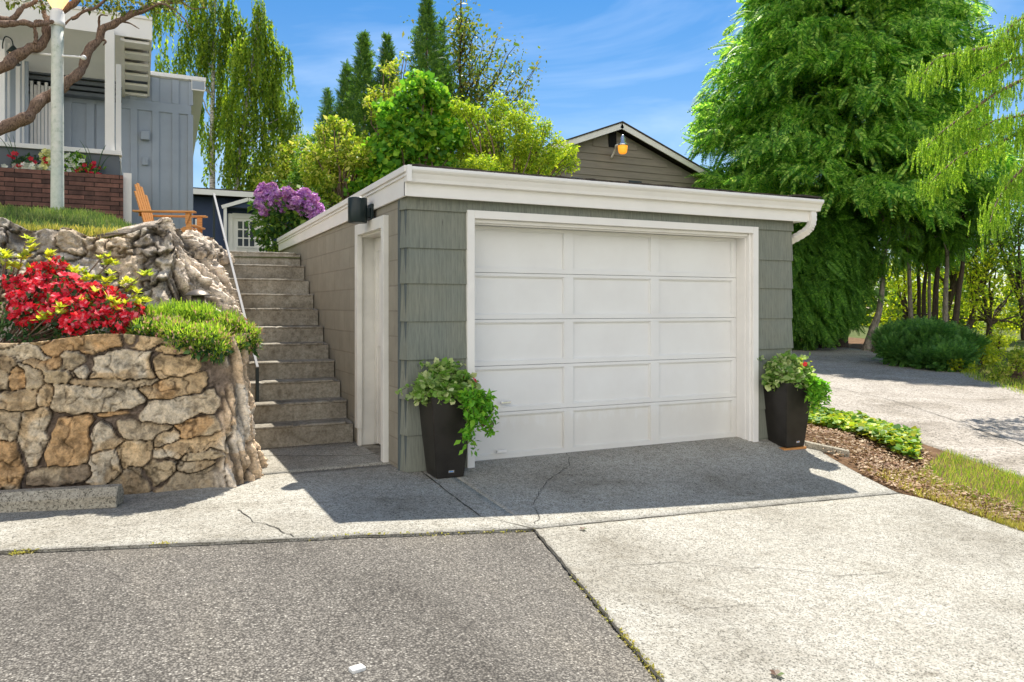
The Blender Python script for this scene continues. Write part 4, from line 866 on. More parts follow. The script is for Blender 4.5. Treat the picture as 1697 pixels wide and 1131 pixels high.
p = G(592, 1106); tag(MB().box(-.03, .03, -.022, .022, 0, .022, mtx=Matrix.Translation(p + Vector((0, 0, -.02))) @ Matrix.Rotation(.2, 4, 'Z')).build('pale_stone', M['old_white'], None, .006), 'small pale squared stone lying alone on the dark asphalt', 'stone')
def litter(name, label, px, py, s, m):
    p = G(px, py); return tag(scatter(name, T_FLOWER, np.array([[p.x, p.y, p.z + .006]]), frames(np.array([[.8, .6, 0]]), np.array([[.1, 0, 1.]])), s, m), label, 'leaf')
litter('fallen_leaf', 'small dark dead leaf on the concrete, just right of the paving corner', 966, 879, .03, brnm)
litter('fallen_leaf', 'reddish dead leaf at the bottom edge of the concrete', 1287, 1121, .035, brnm)

# ================================================================== GREY HOUSE ON THE LEFT (X axis parallel to the garage)
YB = 13.5
gh = thing('grey_house', (-1.5, YB, 2.2), 'blue grey board and batten house with white trimmed porch on the upper lawn', 'house')
def wx(px, Y): r = ray(px, 500); return r.x / r.y * Y
def wz(px, py, Y): return PY(px, py, Y).z
XR = wx(317, YB); ztl = wz(317, 134, YB)
wl_ = MB().box(-6, XR, YB, YB + .15, 1.9, ztl)
wl_.add([(XR - .12, YB, 1.9), (XR, YB, 1.9), (XR, 22, 1.9), (XR - .12, 22, 1.9), (XR - .12, YB, ztl), (XR, YB, ztl), (XR, 22, ztl - 2.1), (XR - .12, 22, ztl - 2.1)], [(1, 2, 6, 5), (2, 3, 7, 6), (0, 4, 7, 3), (4, 5, 6, 7)])
wl_.build('wall', M['grey_house'], gh)
bt = MB(); zt0 = wz(230, 172, YB) 
bt.box(wx(200, YB), XR - .002, YB - .022, YB, zt0 - .10, zt0 + .05)
for pxl, w_ in ((216, .10), (252, .10), (285, .10), (311, .08)): x = wx(pxl, YB); bt.box(x, x + w_, YB - .028, YB, 1.95, zt0 - .1)
for pxl, w_ in ((215, .10), (251, .11), (285, .10), (312, .07)): x = wx(pxl, YB); bt.box(x, x + w_, YB - .026, YB, zt0 + .05, ztl - .02)
for pxl in (60, 80, 105, 143, 160): x = wx(pxl, YB); bt.box(x, x + .11, YB - .028, YB, 1.95, 4.6)
bt.box(wx(100, YB), wx(173, YB), YB - .024, YB, wz(140, 172, YB), wz(140, 163, YB))
bt.build('battens', M['grey_house'], gh, .003)
# main shed roof: high at the front, falling to the rear, overhanging on the right
sl_ = .25; xe = wx(340, YB - .15)
rfm = MB(); 
def slab(mb, x0, x1, y0, y1, z0, th, s=sl_, mi=0):
    mb.add([(x0, y0, z0), (x1, y0, z0), (x1, y1, z0 - s * (y1 - y0)), (x0, y1, z0 - s * (y1 - y0)), (x0, y0, z0 + th), (x1, y0, z0 + th), (x1, y1, z0 + th - s * (y1 - y0)), (x0, y1, z0 + th - s * (y1 - y0))],
           [(0, 3, 2, 1), (4, 5, 6, 7), (0, 1, 5, 4), (1, 2, 6, 5), (2, 3, 7, 6), (3, 0, 4, 7)], mi)
slab(rfm, XR - .0, xe, YB - .03, 16.2, ztl - .06, .05); rfm.build('soffit', M['white'], gh)
rfm = MB(); slab(rfm, -.2, xe + .02, YB - .06, 16.3, ztl - .0, .06); slab(rfm, XR + .001, xe + .01, YB - .05, YB - .031, ztl - .16, .16, 0); rfm.build('main_roof', M['white'], gh)
rfm = MB(); slab(rfm, XR + .01, xe - .002, YB - .052, YB - .0501, ztl - .14, .13, 0); rfm.build('rake_board', M['grey_house'], gh)
# porch roof
pr_ = MB(); YF = 11.9; zf = 5.11; XE = .25
slab(pr_, -6, -.12, YF + .03, YB - .001, zf, .05); pr_.build('porch_ceiling', M['white'], gh)
pr_ = MB(); pr_.box(-6, XE + .02, YF, YF + .03, zf - .01, zf + .26); slab(pr_, -6, XE + .02, YF - .02, YB + 1.5, zf + .26, .04, .22)
pr_.bar((XE, YF + .03, zf + .10), (XE, YB, zf + .10 - sl_ * (YB - YF)), .03, .24); pr_.build('porch_roof', M['white'], gh)
sl2 = MB()
for k in range(6):
    y = YF + .06 + k * .29; z = zf - sl_ * (y - YF); sl2.box(-.12, XE - .016, y, y + .284, z - .02 - .03, z - .015)
sl2.bar((-.10, YF + .05, zf - .03), (-.10, YB, zf - .03 - sl_ * (YB - YF)), .05, .06)
sl2.build('slatted_soffit', M['white'], gh)
bm_ = MB()
for k in range(4): bm_.box(-1.55, -.12, YB - .34 + .03 * k, YB - .30 + .03 * k + .2, 4.78 - .075 * k, 4.83 - .075 * k)
bm_.build('porch_beams', M['grey_dark'], gh)
xp = wx(174, 11.8); MB().box(xp, wx(190, 11.8), 11.75, 11.87, 3.45, zf + .05).build('porch_post', M['white'], gh, .004)
MB().box(wx(192, 12.1), wx(201, 12.1), 12.05, 12.15, 3.40, 4.75).build('porch_post', M['white'], gh, .004)
zs = wz(100, 247, 11.7); MB().box(-6, wx(202, 11.7), 11.66, 11.86, zs - .03, zs + .03).box(-6, wx(200, 11.7), 11.86, 13.49, zs - .08, zs - .03).build('porch_sill', M['white'], gh, .004)
MB().box(-6, wx(198, 11.72), 11.70, 11.80, 2.3, zs - .031).box(wx(196, 11.72), wx(199, 11.72), 11.801, 13.49, 2.2, zs - .081).build('porch_apron_wall', M['grey_dark'], gh)
# porch interior on the left: door casing, blind, lantern
dc = MB()
for a_, b_, y in ((-12, 8, 12.3), (12, 16, 12.4), (26, 33, 12.6), (36, 40, 12.7)): dc.box(wx(a_, y), wx(b_, y), y, y + .06, zs, 4.95)
dc.build('door_casing', M['white'], gh, .003)
MB().box(wx(-30, 12.9), wx(47, 12.9), 12.9, 12.94, zs, 4.95).build('entry_wall', M['grey_house'], gh)
bl = MB()
for k in range(9): x = wx(50, 13.2) + k * .045; bl.box(x, x + .036, 13.2 + .02 * (k % 2), 13.215 + .02 * (k % 2), zs, wz(60, 135, 13.2))
bl.build('vertical_blind', M['white'], gh)
MB().box(wx(104, YB), wx(170, YB), YB - .05, YB - .0281, wz(140, 148, YB), wz(140, 141, YB)).build('head_trim', M['white'], gh)
x, z = wx(240, YB), wz(240, 226, YB); MB().box(x - .06, x + .07, YB - .10, YB - .001, z - .07, z + .07).build('meter_box', M['grey_house'], gh, .012)
x, z = wx(240, YB), wz(240, 268, YB); MB().box(x - .04, x + .05, YB - .05, YB - .001, z - .06, z + .06).box(x + .01, x + .03, YB - .06, YB - .05, z - .02, z + .02).build('outlet_cover', M['grey_house'], gh, .008)
ln = thing('porch_lantern', PY(22, 96, 12.2), 'small black porch lantern with glowing warm glass hanging at far left', 'lantern')
p = PY(22, 96, 12.15); mb = MB(); mb.lathe(p + Vector((0, 0, -.10)), [(.02, 0), (.085, .01), (.085, .025), (.06, .03)], 8).lathe(p + Vector((0, 0, .06)), [(.075, 0), (.08, .015), (.03, .08), (.012, .10)], 8)
for k in range(4): a_ = k * math.pi / 2 + .4; mb.bar(p + Vector((math.cos(a_) * .066, math.sin(a_) * .066, -.08)), p + Vector((math.cos(a_) * .066, math.sin(a_) * .066, .07)), .01, .01, (1, 0, .1))
cp = curve_pts([p + Vector((0, 0, .15)), p + Vector((-.02, 0, .24)), p + Vector((-.09, .02, .27)), p + Vector((-.13, .1, .2)), p + Vector((-.14, .2, .1))], 14); mb.tube(cp, .008, 6)
mb.build('lantern_frame', M['black'], ln); MB().lathe(p + Vector((0, 0, -.075)), [(.045, 0), (.05, .01), (.05, .12), (.045, .135)], 12).build('lantern_glass', M['lampglow'], ln, smooth=True)

# brick planter box with flowers
pl = MB(); bx1 = wx(204, 11.4); zt1 = wz(204, 291, 11.4)
pl.box(-6, bx1, 11.40, 11.52, 2.0, zt1); pl.box(bx1 - .12, bx1, 11.52, 11.68, 2.0, zt1); pb = thing('brick_planter', (-1, 11.4, 2.2), 'long thin red brick planter box under the grey house porch', 'planter')
pl.build('brick_wall', M['brick'], pb); MB().box(-6, bx1 - .12, 11.52, 11.699, 2.0, zt1 - .04).build('planting_soil', M['soil'], pb)
MB().box(bx1 + .002, bx1 + .10, 11.5, 11.53, 2.2, zt1 + .05).build('side_board', M['white'], pb)
gsm = leafm('fresh_leaves', [(0.10, 0.24, 0.03), (0.22, 0.40, 0.05), (0.36, 0.48, 0.08)], 0.35)
whm = leafm('white_petals', [(0.7, 0.7, 0.66), (0.6, 0.6, 0.55)], 0.2); dkg = leafm('dark_green_leaves', [(0.02, 0.06, 0.03), (0.05, 0.11, 0.04), (0.09, 0.17, 0.05)], 0.25)
def clump(name, label, px, py, w, h, m, n=120, size=.05, fl=None, flm=None, T=T_LEAF, Y=11.6, gpr='flowers in the brick planter'):
    c = PY(px, py, Y); t = thing(name, (c.x, c.y, zt1 - .03), label, 'plant', gpr); r = w / 2
    P = np.c_[rng.normal(0, r * .45, n) + c.x, rng.normal(0, .05, n) + c.y - .02, zt1 - .03 + np.abs(rng.random(n)) * h]; leaves('leaves', P, rdir(n) + [0, -.2, .6], size, m, t, T)
    if fl:
        P = np.c_[rng.normal(0, r * .5, fl) + c.x, rng.normal(0, .03, fl) + c.y - .07, zt1 + rng.random(fl) * h * .9 - .0]; scatter('blossoms', T_FLOWER, P, frames(norm(rdir(fl) * [1, .3, 1]), norm(rdir(fl) * .4 + [0, -1, .5])), .035, flm, t)
    return t
clump('flowering_plant', 'red geranium with dark leaves at the left of the brick planter', 50, 280, .45, .22, dkg, 130, .06, 14, redm)
clump('flowering_plant', 'low white alyssum beside the red geranium in the brick planter', 55, 285, .6, .08, gsm, 60, .03, 60, whm)
ylm = leafm('pale_yellow_petals', [(0.62, 0.58, 0.2), (0.7, 0.68, 0.38)], 0.2)
clump('flowering_plant', 'pale yellow flower spike just left of the lamp post', 77, 272, .12, .30, gsm, 40, .05, 40, ylm)
clump('leafy_plant', 'bright green leafy plant just right of the lamp post', 122, 275, .28, .30, gsm, 170, .07, 20, whm)
clump('flowering_plant', 'pink and yellow blooms near the right end of the brick planter', 150, 283, .3, .18, gsm, 90, .05, 16, redm)
for px0, lab in ((30, 'thin dark blades rising behind the red geranium at the far left'), (105, 'thin dark blades just right of the lamp post'), (158, 'thin dark blades at the right end of the brick planter')):
    b0 = PY(px0, 290, 11.58); b0.z = zt1 - .03; sp = thing('spiky_plant', b0, lab, 'plant', 'spiky plants in the brick planter'); mb = MB()
    for k in range(4):
        e = b0 + Vector((random.uniform(-.22, .22), random.uniform(-.05, .02), random.uniform(.3, .5))); mb.tube(curve_pts([b0, b0.lerp(e, .6) + Vector((0, 0, .06)), e], 8), [.008, .008, .007, .006, .005, .004, .003, .001], 4)
    mb.build('blades', dkg, sp)

# lamp post
base_p = PT(95, 356, 8.9); lp = thing('lamp_post', base_p, 'tall weathered white lamp post with ladder bar on the lawn', 'lamp post')
topz = PT(97, 30, 8.9).z; bp = Vector(base_p)
q = NM('mossy_white_paint'); n_ = q.noise(14, 6, .75); n2_ = q.noise(3, 4, .6); cc = q.ramp(n_, [(.33, (.42, .46, .36)), (.42, (.64, .65, .58)), (.55, (.74, .73, .67))]); M['post'] = q.out(q.mix(.5, cc, q.ramp(n2_, [(.3, (.6, .75, .65)), (.7, (1.1, 1.05, 1.0))]), 'MULTIPLY'), .7, q.bump(n_, .3, .005))
MB().lathe(bp + Vector((0, 0, -.2)), [(.07, 0), (.068, .3), (.062, topz - bp.z - .15), (.062, topz - bp.z + .1)], 24).build('pole', M['post'], lp, smooth=True)
MB().lathe(Vector((bp.x, bp.y, topz - .10)), [(.062, 0), (.078, .005), (.078, .05), (.074, .055), (.074, .15), (.07, .16), (.05, .2)], 24).build('collar', M['white'], lp, smooth=True)
zc = PT(95, 92, 8.9).z; sd_ = RT; mb = MB(); c_ = Vector((bp.x, bp.y, zc)); mb.tube([c_ - sd_ * .33 + Vector((0, 0, .025)), c_ + sd_ * .29 + Vector((0, 0, -.025))], .014, 10)
for e in (c_ - sd_ * .34 + Vector((0, 0, .026)), c_ + sd_ * .30 + Vector((0, 0, -.026))): mb.lathe(e + Vector((0, 0, -.028)), [(.008, 0), (.026, .012), (.03, .028), (.026, .044), (.008, .056)], 12)
mb.build('crossbar', M['white'], lp, smooth=True)
MB().lathe(Vector((bp.x, bp.y, topz + .10)), [(.05, 0), (.12, .12), (.15, .30), (.14, .42), (.05, .48)], 8).build('lantern_globe', M['lampglow'], lp)

# adirondack chair
ac = thing('adirondack_chair', (0, 0, 0), 'orange brown wooden adirondack chair facing right on the lawn edge', 'chair')
cs = PT(283, 392, 9.55); ac.location = (cs.x, cs.y, 2.03); ac.rotation_euler.z = R(-20); ac.scale = (.72, .74, .92)
def L(mb, name, bev=.006): return mb.build(name, M['chair'], ac, bev, local=True)
bk0, bkd = Vector((-.30, 0, .30)), Vector((-.34, 0, .94)).normalized()
for k in range(5):
    y = (k - 2) * .105; ln_ = .70 - .035 * (k - 2)**2; d_ = bkd; L(MB().bar(bk0 + Vector((0, y, 0)) - d_ * .1, bk0 + Vector((0, y * 1.12, 0)) + d_ * ln_, .095, .02, (1, 0, .3)), 'back_slat')
L(MB().box(-.42, -.40, -.29, .29, .50, .57).box(-.33, -.31, -.27, .27, .28, .36), 'back_rail')
for sy in (-1, 1):
    L(MB().box(.34, .43, sy * .30 - .012, sy * .30 + .012, 0, .545), 'front_leg')
    L(MB().bar((.42, sy * .275, .335), (-.62, sy * .275, .04), .022, .11), 'side_rail')
    L(MB().box(-.48, .50, sy * .33 - .065, sy * .33 + .065, .545, .567), 'armrest')
    L(MB().add([(.34, sy * .33 - .01, .545), (.43, sy * .33 - .01, .545), (.36, sy * .33 - .01, .40), (.34, sy * .33 - .01, .40), (.34, sy * .33 + .01, .545), (.43, sy * .33 + .01, .545), (.36, sy * .33 + .01, .40), (.34, sy * .33 + .01, .40)], [(0, 1, 2, 3), (7, 6, 5, 4), (0, 4, 5, 1), (1, 5, 6, 2), (2, 6, 7, 3), (3, 7, 4, 0)]), 'arm_bracket', .002)
for k in range(6): x = .44 - k * .105; z = .385 - k * .028; L(MB().bar((x, -.29, z), (x, .29, z), .095, .02), 'seat_slat')

# ================================================================== BLUE HOUSE BEHIND THE STEPS
YH = 23.8; bh = thing('blue_house', (1, YH, 2.1), 'low navy blue house with white trim seen beyond the top of the steps', 'house')
ze = wz(400, 330, YH); xl_, xr_ = wx(385, YH), wx(430, YH)
MB().box(-3, 5.5, YH, YH + 5, 1.8, ze).build('wall', M['navy'], bh)
MB().box(-3.3, 5.8, YH - .55, YH - .50, ze - .01, ze + .14).build('eave_fascia', M['white'], bh)
MB().box(-3.3, 5.8, YH - .499, YH + 5.3, ze + .02, ze + .18).build('roof', M['felt'], bh)
MB().box(xl_ - .16, xl_, YH - .06, YH - .001, 2.1, 4.1).box(xr_, xr_ + .16, YH - .06, YH - .001, 2.1, 4.1).box(xl_, xr_, YH - .06, YH - .001, 3.98, 4.12).build('door_frame', M['white'], bh)
dd = MB().box(xl_, xr_, YH - .03, YH - .001, 2.1, 3.979).build('door', M['white'], bh)
cxm = (xl_ + xr_) / 2
for i in range(3):
    for j in range(3):
        xx = xl_ + .13 + i * (xr_ - xl_ - .26) / 3; z_ = 3.18 + j * .25
        MB().box(xx + .02, xx + (xr_ - xl_ - .26) / 3 - .02, YH - .036, YH - .031, z_, z_ + .21).build('pane', M['glass'], dd)
mb = MB()
for i in range(7): xx = xl_ + .12 + i * (xr_ - xl_ - .24) / 6; mb.box(xx - .008, xx + .008, YH - .09, YH - .075, 2.2, 3.15)
mb.box(xl_ + .1, xr_ - .1, YH - .09, YH - .075, 3.13, 3.16).box(xl_ + .1, xr_ - .1, YH - .09, YH - .075, 2.75, 2.78); mb.build('door_grille', M['white'], dd)
pt_ = MB(); zp = 4.22; w_ = 1.15
for sg in (-1, 1):
    pt_.bar((cxm + sg * w_ * .62, YH - .5, zp), (cxm, YH - .5, zp + .26), .06, .10, (0, 0, 1)); 
    pt_.box(cxm + sg * .62 - .04, cxm + sg * .62 + .04, YH - .5, YH - .44, 3.3 if sg < 0 else 2.1, zp)
pt_.build('portico_trim', M['white'], bh); 
MB().add([(cxm - .62, YH - .47, zp + .02), (cxm + .62, YH - .47, zp + .02), (cxm, YH - .47, zp + .22), (cxm - .62, YH - .02, zp + .02), (cxm + .62, YH - .02, zp + .02), (cxm, YH - .02, zp + .22)], [(0, 1, 2), (5, 4, 3), (0, 3, 4, 1), (1, 4, 5, 2), (2, 5, 3, 0)]).build('portico', M['navy'], bh)
x = wx(384, YH); MB().box(x - .2, x - .12, YH - .10, YH - .02, 2.1, ze).build('downspout', M['navy'], bh)
x = wx(327, YH); MB().box(x - .06, x + .06, YH - .05, YH - .001, 2.1, 3.9).build('white_trim', M['white'], bh)
# ================================================================== BROWN GABLE HOUSE
YG = 22.0; bg_ = thing('brown_house', (15, YG, 2.1), 'brown lap sided house with white trimmed gable behind the garage roof', 'house')
rp = PY(1030, 204, YG - .4); er = PY(1190, 296, YG - .4); el_z = er.z; hw = er.x - rp.x; slp = (rp.z - er.z) / hw
xl2 = rp.x - hw
wallv = [(xl2 + .5, 1.6), (er.x - .5, 1.6), (er.x - .5, rp.z - .16 - slp * (hw - .5)), (rp.x, rp.z - .16), (xl2 + .5, rp.z - .16 - slp * (hw - .5))]
MB().prism(wallv, lambda x, z: (x, YG, z), lambda x, z: (x, YG + 9, z)).build('gable_wall', M['siding'], bg_)
la = MB(); zz = 3.6
while zz < rp.z - .35:
    half = min(hw - .5, (rp.z - .20 - zz - .24) / slp)
    if half > .1: la.add([(rp.x - half, YG - .035, zz), (rp.x + half, YG - .035, zz), (rp.x + half, YG - .004, zz + .24), (rp.x - half, YG - .004, zz + .24), (rp.x - half, YG - .001, zz), (rp.x + half, YG - .001, zz)], [(0, 1, 2, 3), (4, 5, 1, 0)])
    zz += .24
la.build('lap_boards', M['siding'], bg_)
for sg in (-1, 1):
    e = Vector((rp.x + sg * (hw + .1), YG - .42, rp.z - slp * (hw + .1))); top = Vector((rp.x, YG - .42, rp.z))
    MB().bar(top + Vector((-sg * .04, 0, -.09)), e + Vector((0, 0, -.09)), .04, .18).build('rake_board', M['white'], bg_)
    n_ = MB(); n_.add([tuple(top + Vector((0, -.05, .0))), tuple(e + Vector((0, -.05, .0))), tuple(e + Vector((0, 9.8, .0))), tuple(top + Vector((0, 9.8, .0))), tuple(top + Vector((0, -.05, .05))), tuple(e + Vector((0, -.05, .05))), tuple(e + Vector((0, 9.8, .05))), tuple(top + Vector((0, 9.8, .05)))],
        [(0, 1, 2, 3), (7, 6, 5, 4), (0, 4, 5, 1), (1, 5, 6, 2), (2, 6, 7, 3), (3, 7, 4, 0)]); n_.build('roof', M['felt'], bg_)
p = PY(1014, 232, YG); MB().box(p.x - .15, p.x + .15, YG - .05, YG - .036, p.z - .26, p.z + .26).build('louver_vent', M['dark'], bg_)
for a_, b_ in ((1041, 1062), (946, 965)):
    p = PY(a_, 302, YG); p2 = PY(b_, 302, YG); MB().box(p.x, p2.x, YG - .05, YG - .036, 4.6, p.z + .05 + (.1 if a_ < 1000 else 0)).build('window', M['glass'], bg_)
yl = thing('yard_light', PY(1028, 245, YG - .5), None, None); yl.parent = bg_; yl.location = yl.location - bg_.location
yl['label'] = 'lit amber security light on a curved arm'
p = PY(1032, 246, YG - .75); ca = PY(1013, 262, YG - .05)
MB().tube(curve_pts([ca, ca + Vector((.02, -.2, .22)), p + Vector((-.12, .2, .12)), p + Vector((-.02, 0, .10))], 16), .03, 8).build('arm', M['white'], yl, smooth=True)
MB().lathe(p + Vector((0, 0, .08)), [(.16, 0), (.155, .05), (.09, .11), (.08, .26), (.05, .30), (.03, .36)], 20).build('head', M['metal'], yl, smooth=True)
MB().lathe(p + Vector((0, 0, -.18)), [(.09, 0), (.13, .04), (.15, .14), (.155, .26)], 20).build('globe', M['amber'], yl, smooth=True)
# pale garden wall far right of the garage
p1_, p2_ = G(1306, 560), G(1372, 563); MB().box(p1_.x - 3, p2_.x, p2_.y + 2.0, p2_.y + 2.2, p2_.z - .2, p2_.z + 1.1).build('garden_wall', M['shake']); 
tag(bpy.data.objects['garden_wall'], 'pale low wall glimpsed under the hedge at the far end of the side driveway', 'wall')

# ================================================================== VEGETATION
def seed(k):
    global rng; rng = np.random.default_rng(k); random.seed(k)
# ---- azalea
seed(31); az = thing('azalea', (-1.05, 7.15, 1.1), 'azalea covered in bright red blossom with yellow new leaves above the stone wall', 'shrub')
def pc(px, py, Y): return PY(px, py, Y)
azc = [pc(x, y, Y) for x, y, Y in ((50, 520, 7.1), (100, 515, 7.05), (150, 515, 7.0), (195, 530, 6.95), (60, 485, 7.2), (110, 475, 7.15), (150, 490, 7.1), (70, 455, 7.3), (35, 500, 7.15), (215, 520, 6.95), (130, 535, 6.95), (180, 495, 7.05), (95, 440, 7.3), (25, 470, 7.3))]
azr = [.14, .15, .15, .12, .13, .13, .12, .10, .10, .10, .12, .10, .08, .09]
P, D = blob(azc, azr, 900, .6, .8); k = P[:, 2] > 1.12; P, D = P[k], D[k]; D2 = norm(D + [0, -.5, .5])
petal = leafm('azalea_petals', [(0.66, 0.01, 0.03), (0.85, 0.02, 0.05), (0.95, 0.05, 0.10), (0.95, 0.28, 0.34)], 0.3, .5, 1.1, gain=1)
scatter('blossoms', T_FLOWER, P, frames(norm(rdir(len(P)) + 1e-3), D2), np.clip(rng.normal(.036, .007, len(P)), .02, .05), petal, az)
azl = leafm('azalea_new_leaves', [(0.40, 0.42, 0.04), (0.62, 0.58, 0.06), (0.25, 0.34, 0.05), (0.72, 0.70, 0.20)], 0.35)
tips = [pc(x, y, Y) for x, y, Y in ((50, 408, 7.35), (45, 425, 7.35), (10, 425, 7.4), (20, 440, 7.4), (5, 435, 7.4), (165, 432, 7.3), (190, 440, 7.3), (185, 462, 7.2), (240, 462, 7.1), (215, 470, 7.1), (245, 497, 7.0), (225, 495, 7.0), (120, 450, 7.25), (100, 520, 6.9), (75, 525, 6.9), (200, 512, 6.9), (235, 510, 6.95), (175, 480, 7.1), (160, 470, 7.2), (130, 460, 7.2), (85, 430, 7.3), (40, 445, 7.3), (190, 505, 6.95), (215, 485, 7.1), (150, 500, 7.0))]
stm = MB(); LP = []; LD = []
for tpt in tips:
    for j in range(4):
        c = Vector(tpt) + Vector(rng.normal(0, .028, 3)); root = Vector((-1.0 + (c.x + 1) * .25, 7.2, 1.12))
        if j == 0: stm.tube(curve_pts([root, root.lerp(c, .5) + Vector((0, 0, -.05)), c], 8), .006, 5)
        for m_ in range(9):
            a_ = m_ * 2.4; LP.append(tuple(c)); LD.append((math.cos(a_), math.sin(a_), random.uniform(.1, 1.6)))
LP, LD = np.array(LP), norm(np.array(LD) + rng.normal(0, .15, (len(LD), 3))); scatter('new_leaves', T_LEAF, LP, frames(LD), np.clip(rng.normal(.058, .012, len(LP)), .03, .09), azl, az)
P, D = blob(azc + [pc(x, y, 7.1) for x, y in ((30, 545), (70, 545), (110, 548), (150, 548), (190, 545), (10, 520))], azr + [.13] * 6, 2200, .4, .8); leaves('leaves', P, D, .042, dkg, az)
for i in range(16): c = Vector(azc[i % len(azc)]); stm.tube(curve_pts([(-1.0 + (c.x + 1) * .3, 7.2, 1.1), c + Vector((0, .05, -.12)), c], 8), .007, 5)
stm.build('stems', M['bark_brown'], az)
# ---- heath shrub spilling over the wall corner
seed(32); he = thing('heath_shrub', (.35, 7.0, 1.1), 'low bright green heath shrub with pinkish tips spilling over the wall corner', 'shrub')
hc = [pc(x, y, Y) for x, y, Y in ((250, 530, 7.05), (290, 525, 7.15), (330, 528, 7.1), (375, 540, 7.0), (405, 555, 6.95), (345, 560, 6.75), (300, 556, 6.7), (385, 575, 6.8), (240, 548, 6.85), (275, 548, 6.85), (410, 570, 6.9), (330, 572, 6.66), (360, 580, 6.66))]
P, D = blob(hc, [.14, .16, .17, .15, .12, .15, .14, .11, .11, .14, .10, .10, .09], 15000, .55, .7)
hem = leafm('heath_needles', [(0.12, 0.24, 0.03), (0.28, 0.42, 0.05), (0.45, 0.52, 0.09), (0.20, 0.34, 0.05)], 0.35)
TH = (np.array([(-.09, 0, 0), (.09, 0, 0), (.05, .9, .1), (-.05, 1, .1)]), np.array([(0, 1, 2, 3)]))
y = norm(D * .6 + rdir(len(P)) * .5 + [0, 0, .5]); scatter('sprigs', TH, P, frames(y), np.clip(rng.normal(.038, .01, len(P)), .015, .07), hem, he)
k = (rng.random(len(P)) < .16) & (P[:, 1] < 6.95); pk = leafm('pinkish_tips', [(0.45, 0.22, 0.20), (0.60, 0.40, 0.36), (0.35, 0.14, 0.14)], 0.2); scatter('pink_tips', T_LEAF, P[k] + D[k] * .02, frames(y[k]), .032, pk, he)
P, D = blob(hc, [.1] * 13, 2500, .1, .7); leaves('inner_growth', P, D, .05, dkg, he)
# ---- path light
pp = pc(328, 500, 7.35); pg = thing('path_light', (pp.x, pp.y, 1.15), 'small bronze mushroom path light standing in the heath shrub', 'light'); q = NM('bronze_metal'); M['bronze'] = q.out((.16, .13, .10), .4, None, .5, .6)
zt_ = pc(328, 480, 7.35).z; MB().lathe((pp.x, pp.y, zt_ - .055), [(.115, 0), (.11, .008), (.075, .035), (.03, .052), (.005, .055)], 24).build('cap', M['bronze'], pg, smooth=True)
MB().lathe((pp.x, pp.y, 1.15), [(.02, 0), (.02, zt_ - 1.15 - .17), (.055, zt_ - 1.15 - .16), (.055, zt_ - 1.15 - .055)], 16).build('stem', M['bronze'], pg, smooth=True)

# ---- generic builders
def limb(mb, a, b, r0, r1, sag=0.0, wob=.05, n=8, k=7):
    a, b = Vector(a), Vector(b); L_ = (b - a).length; pts = []
    for i in range(n + 1):
        t = i / n; pts.append(a.lerp(b, t) + Vector((random.uniform(-1, 1), random.uniform(-1, 1), random.uniform(-1, 1))) * wob * L_ * (t * (1 - t)) * 2 + Vector((0, 0, sag * L_ * 4 * t * (1 - t))))
    mb.tube(pts, [r0 + (r1 - r0) * i / n for i in range(n + 1)], k); return pts
def broadleaf(name, label, cat, basep, cens, rads, n, size, mat, T=T_LEAF, fill=.5, grp=None, barkm='bark_brown', tr=.07, up=.6, limbs=True, flat=.85):
    t = thing(name, basep, label, cat, grp); c2, r2 = [], []
    for c, r0 in zip(cens, rads):
        for _ in range(5): c2.append(Vector(c) + Vector(rdir(1)[0]) * r0 * random.uniform(.3, .95)); r2.append(r0 * random.uniform(.25, .55))
        c2.append(Vector(c)); r2.append(r0 * .55)
    P, D = blob(c2, r2, n, fill, flat); k = rng.random(n) < .10; P[k] += D[k] * rng.random((k.sum(), 1)) * .22 * np.mean(rads); leaves('crown', P, D, size, mat, t, T, .7, up)
    mb = MB(); top = Vector(np.mean([tuple(c) for c in cens], 0)); b = Vector(basep)
    fork = b.lerp(top, .45); limb(mb, b - Vector((0, 0, .2)), fork, tr, tr * .7)
    if limbs:
        for c in cens + c2[::6]: limb(mb, fork.lerp(b, random.uniform(0, .4)), Vector(c), tr * .45, tr * .12, .03)
    mb.build('trunk', M[barkm], t, smooth=True); return t
# purple rhododendron
seed(41); YR = 14.6
rc = [pc(x, y, YR + dy) for x, y, dy in ((450, 345, 0), (490, 345, .1), (520, 350, .2), (470, 330, .3), (505, 332, .3), (440, 375, 0), (480, 380, -.1), (510, 375, 0), (460, 400, 0), (500, 395, 0))]
rh = thing('rhododendron', (rc[6].x, YR, 2.1), 'rounded rhododendron topped with purple pink blossom trusses at the head of the steps', 'shrub')
P, D = blob(rc, [.30, .30, .25, .25, .25, .28, .30, .25, .3, .3], 2600, .5); leaves('leaves', P, D, .11, leafm('rhododendron_leaves', [(0.03, 0.08, 0.02), (0.08, 0.17, 0.03), (0.25, 0.34, 0.05)], .3), rh)
pur = leafm('purple_petals', [(0.42, 0.13, 0.55), (0.60, 0.26, 0.70), (0.75, 0.45, 0.80)], .25, .5, 1.1)
fc = [pc(x, y, YR - .15 + random.uniform(-.1, .1)) for x, y in [(432, 322), (445, 335), (455, 322), (470, 330), (482, 340), (495, 325), (508, 338), (520, 330), (527, 345), (515, 355), (500, 350), (485, 325), (465, 345), (438, 350), (430, 338), (475, 318), (505, 320), (450, 312), (520, 362), (530, 352), (446, 326), (460, 335), (490, 334), (437, 312), (498, 342), (512, 346)]]
P, D = blob(fc, [.085] * len(fc), 1500, .8, .9); scatter('blossom_trusses', T_FLOWER, P, frames(rdir(len(P)), norm(D + [0, -.3, .2])), .045, pur, rh)
mb = MB()
for c in rc: limb(mb, (rc[6].x, YR, 2.0), c, .03, .01)
mb.build('trunk', M['bark_brown'], rh)

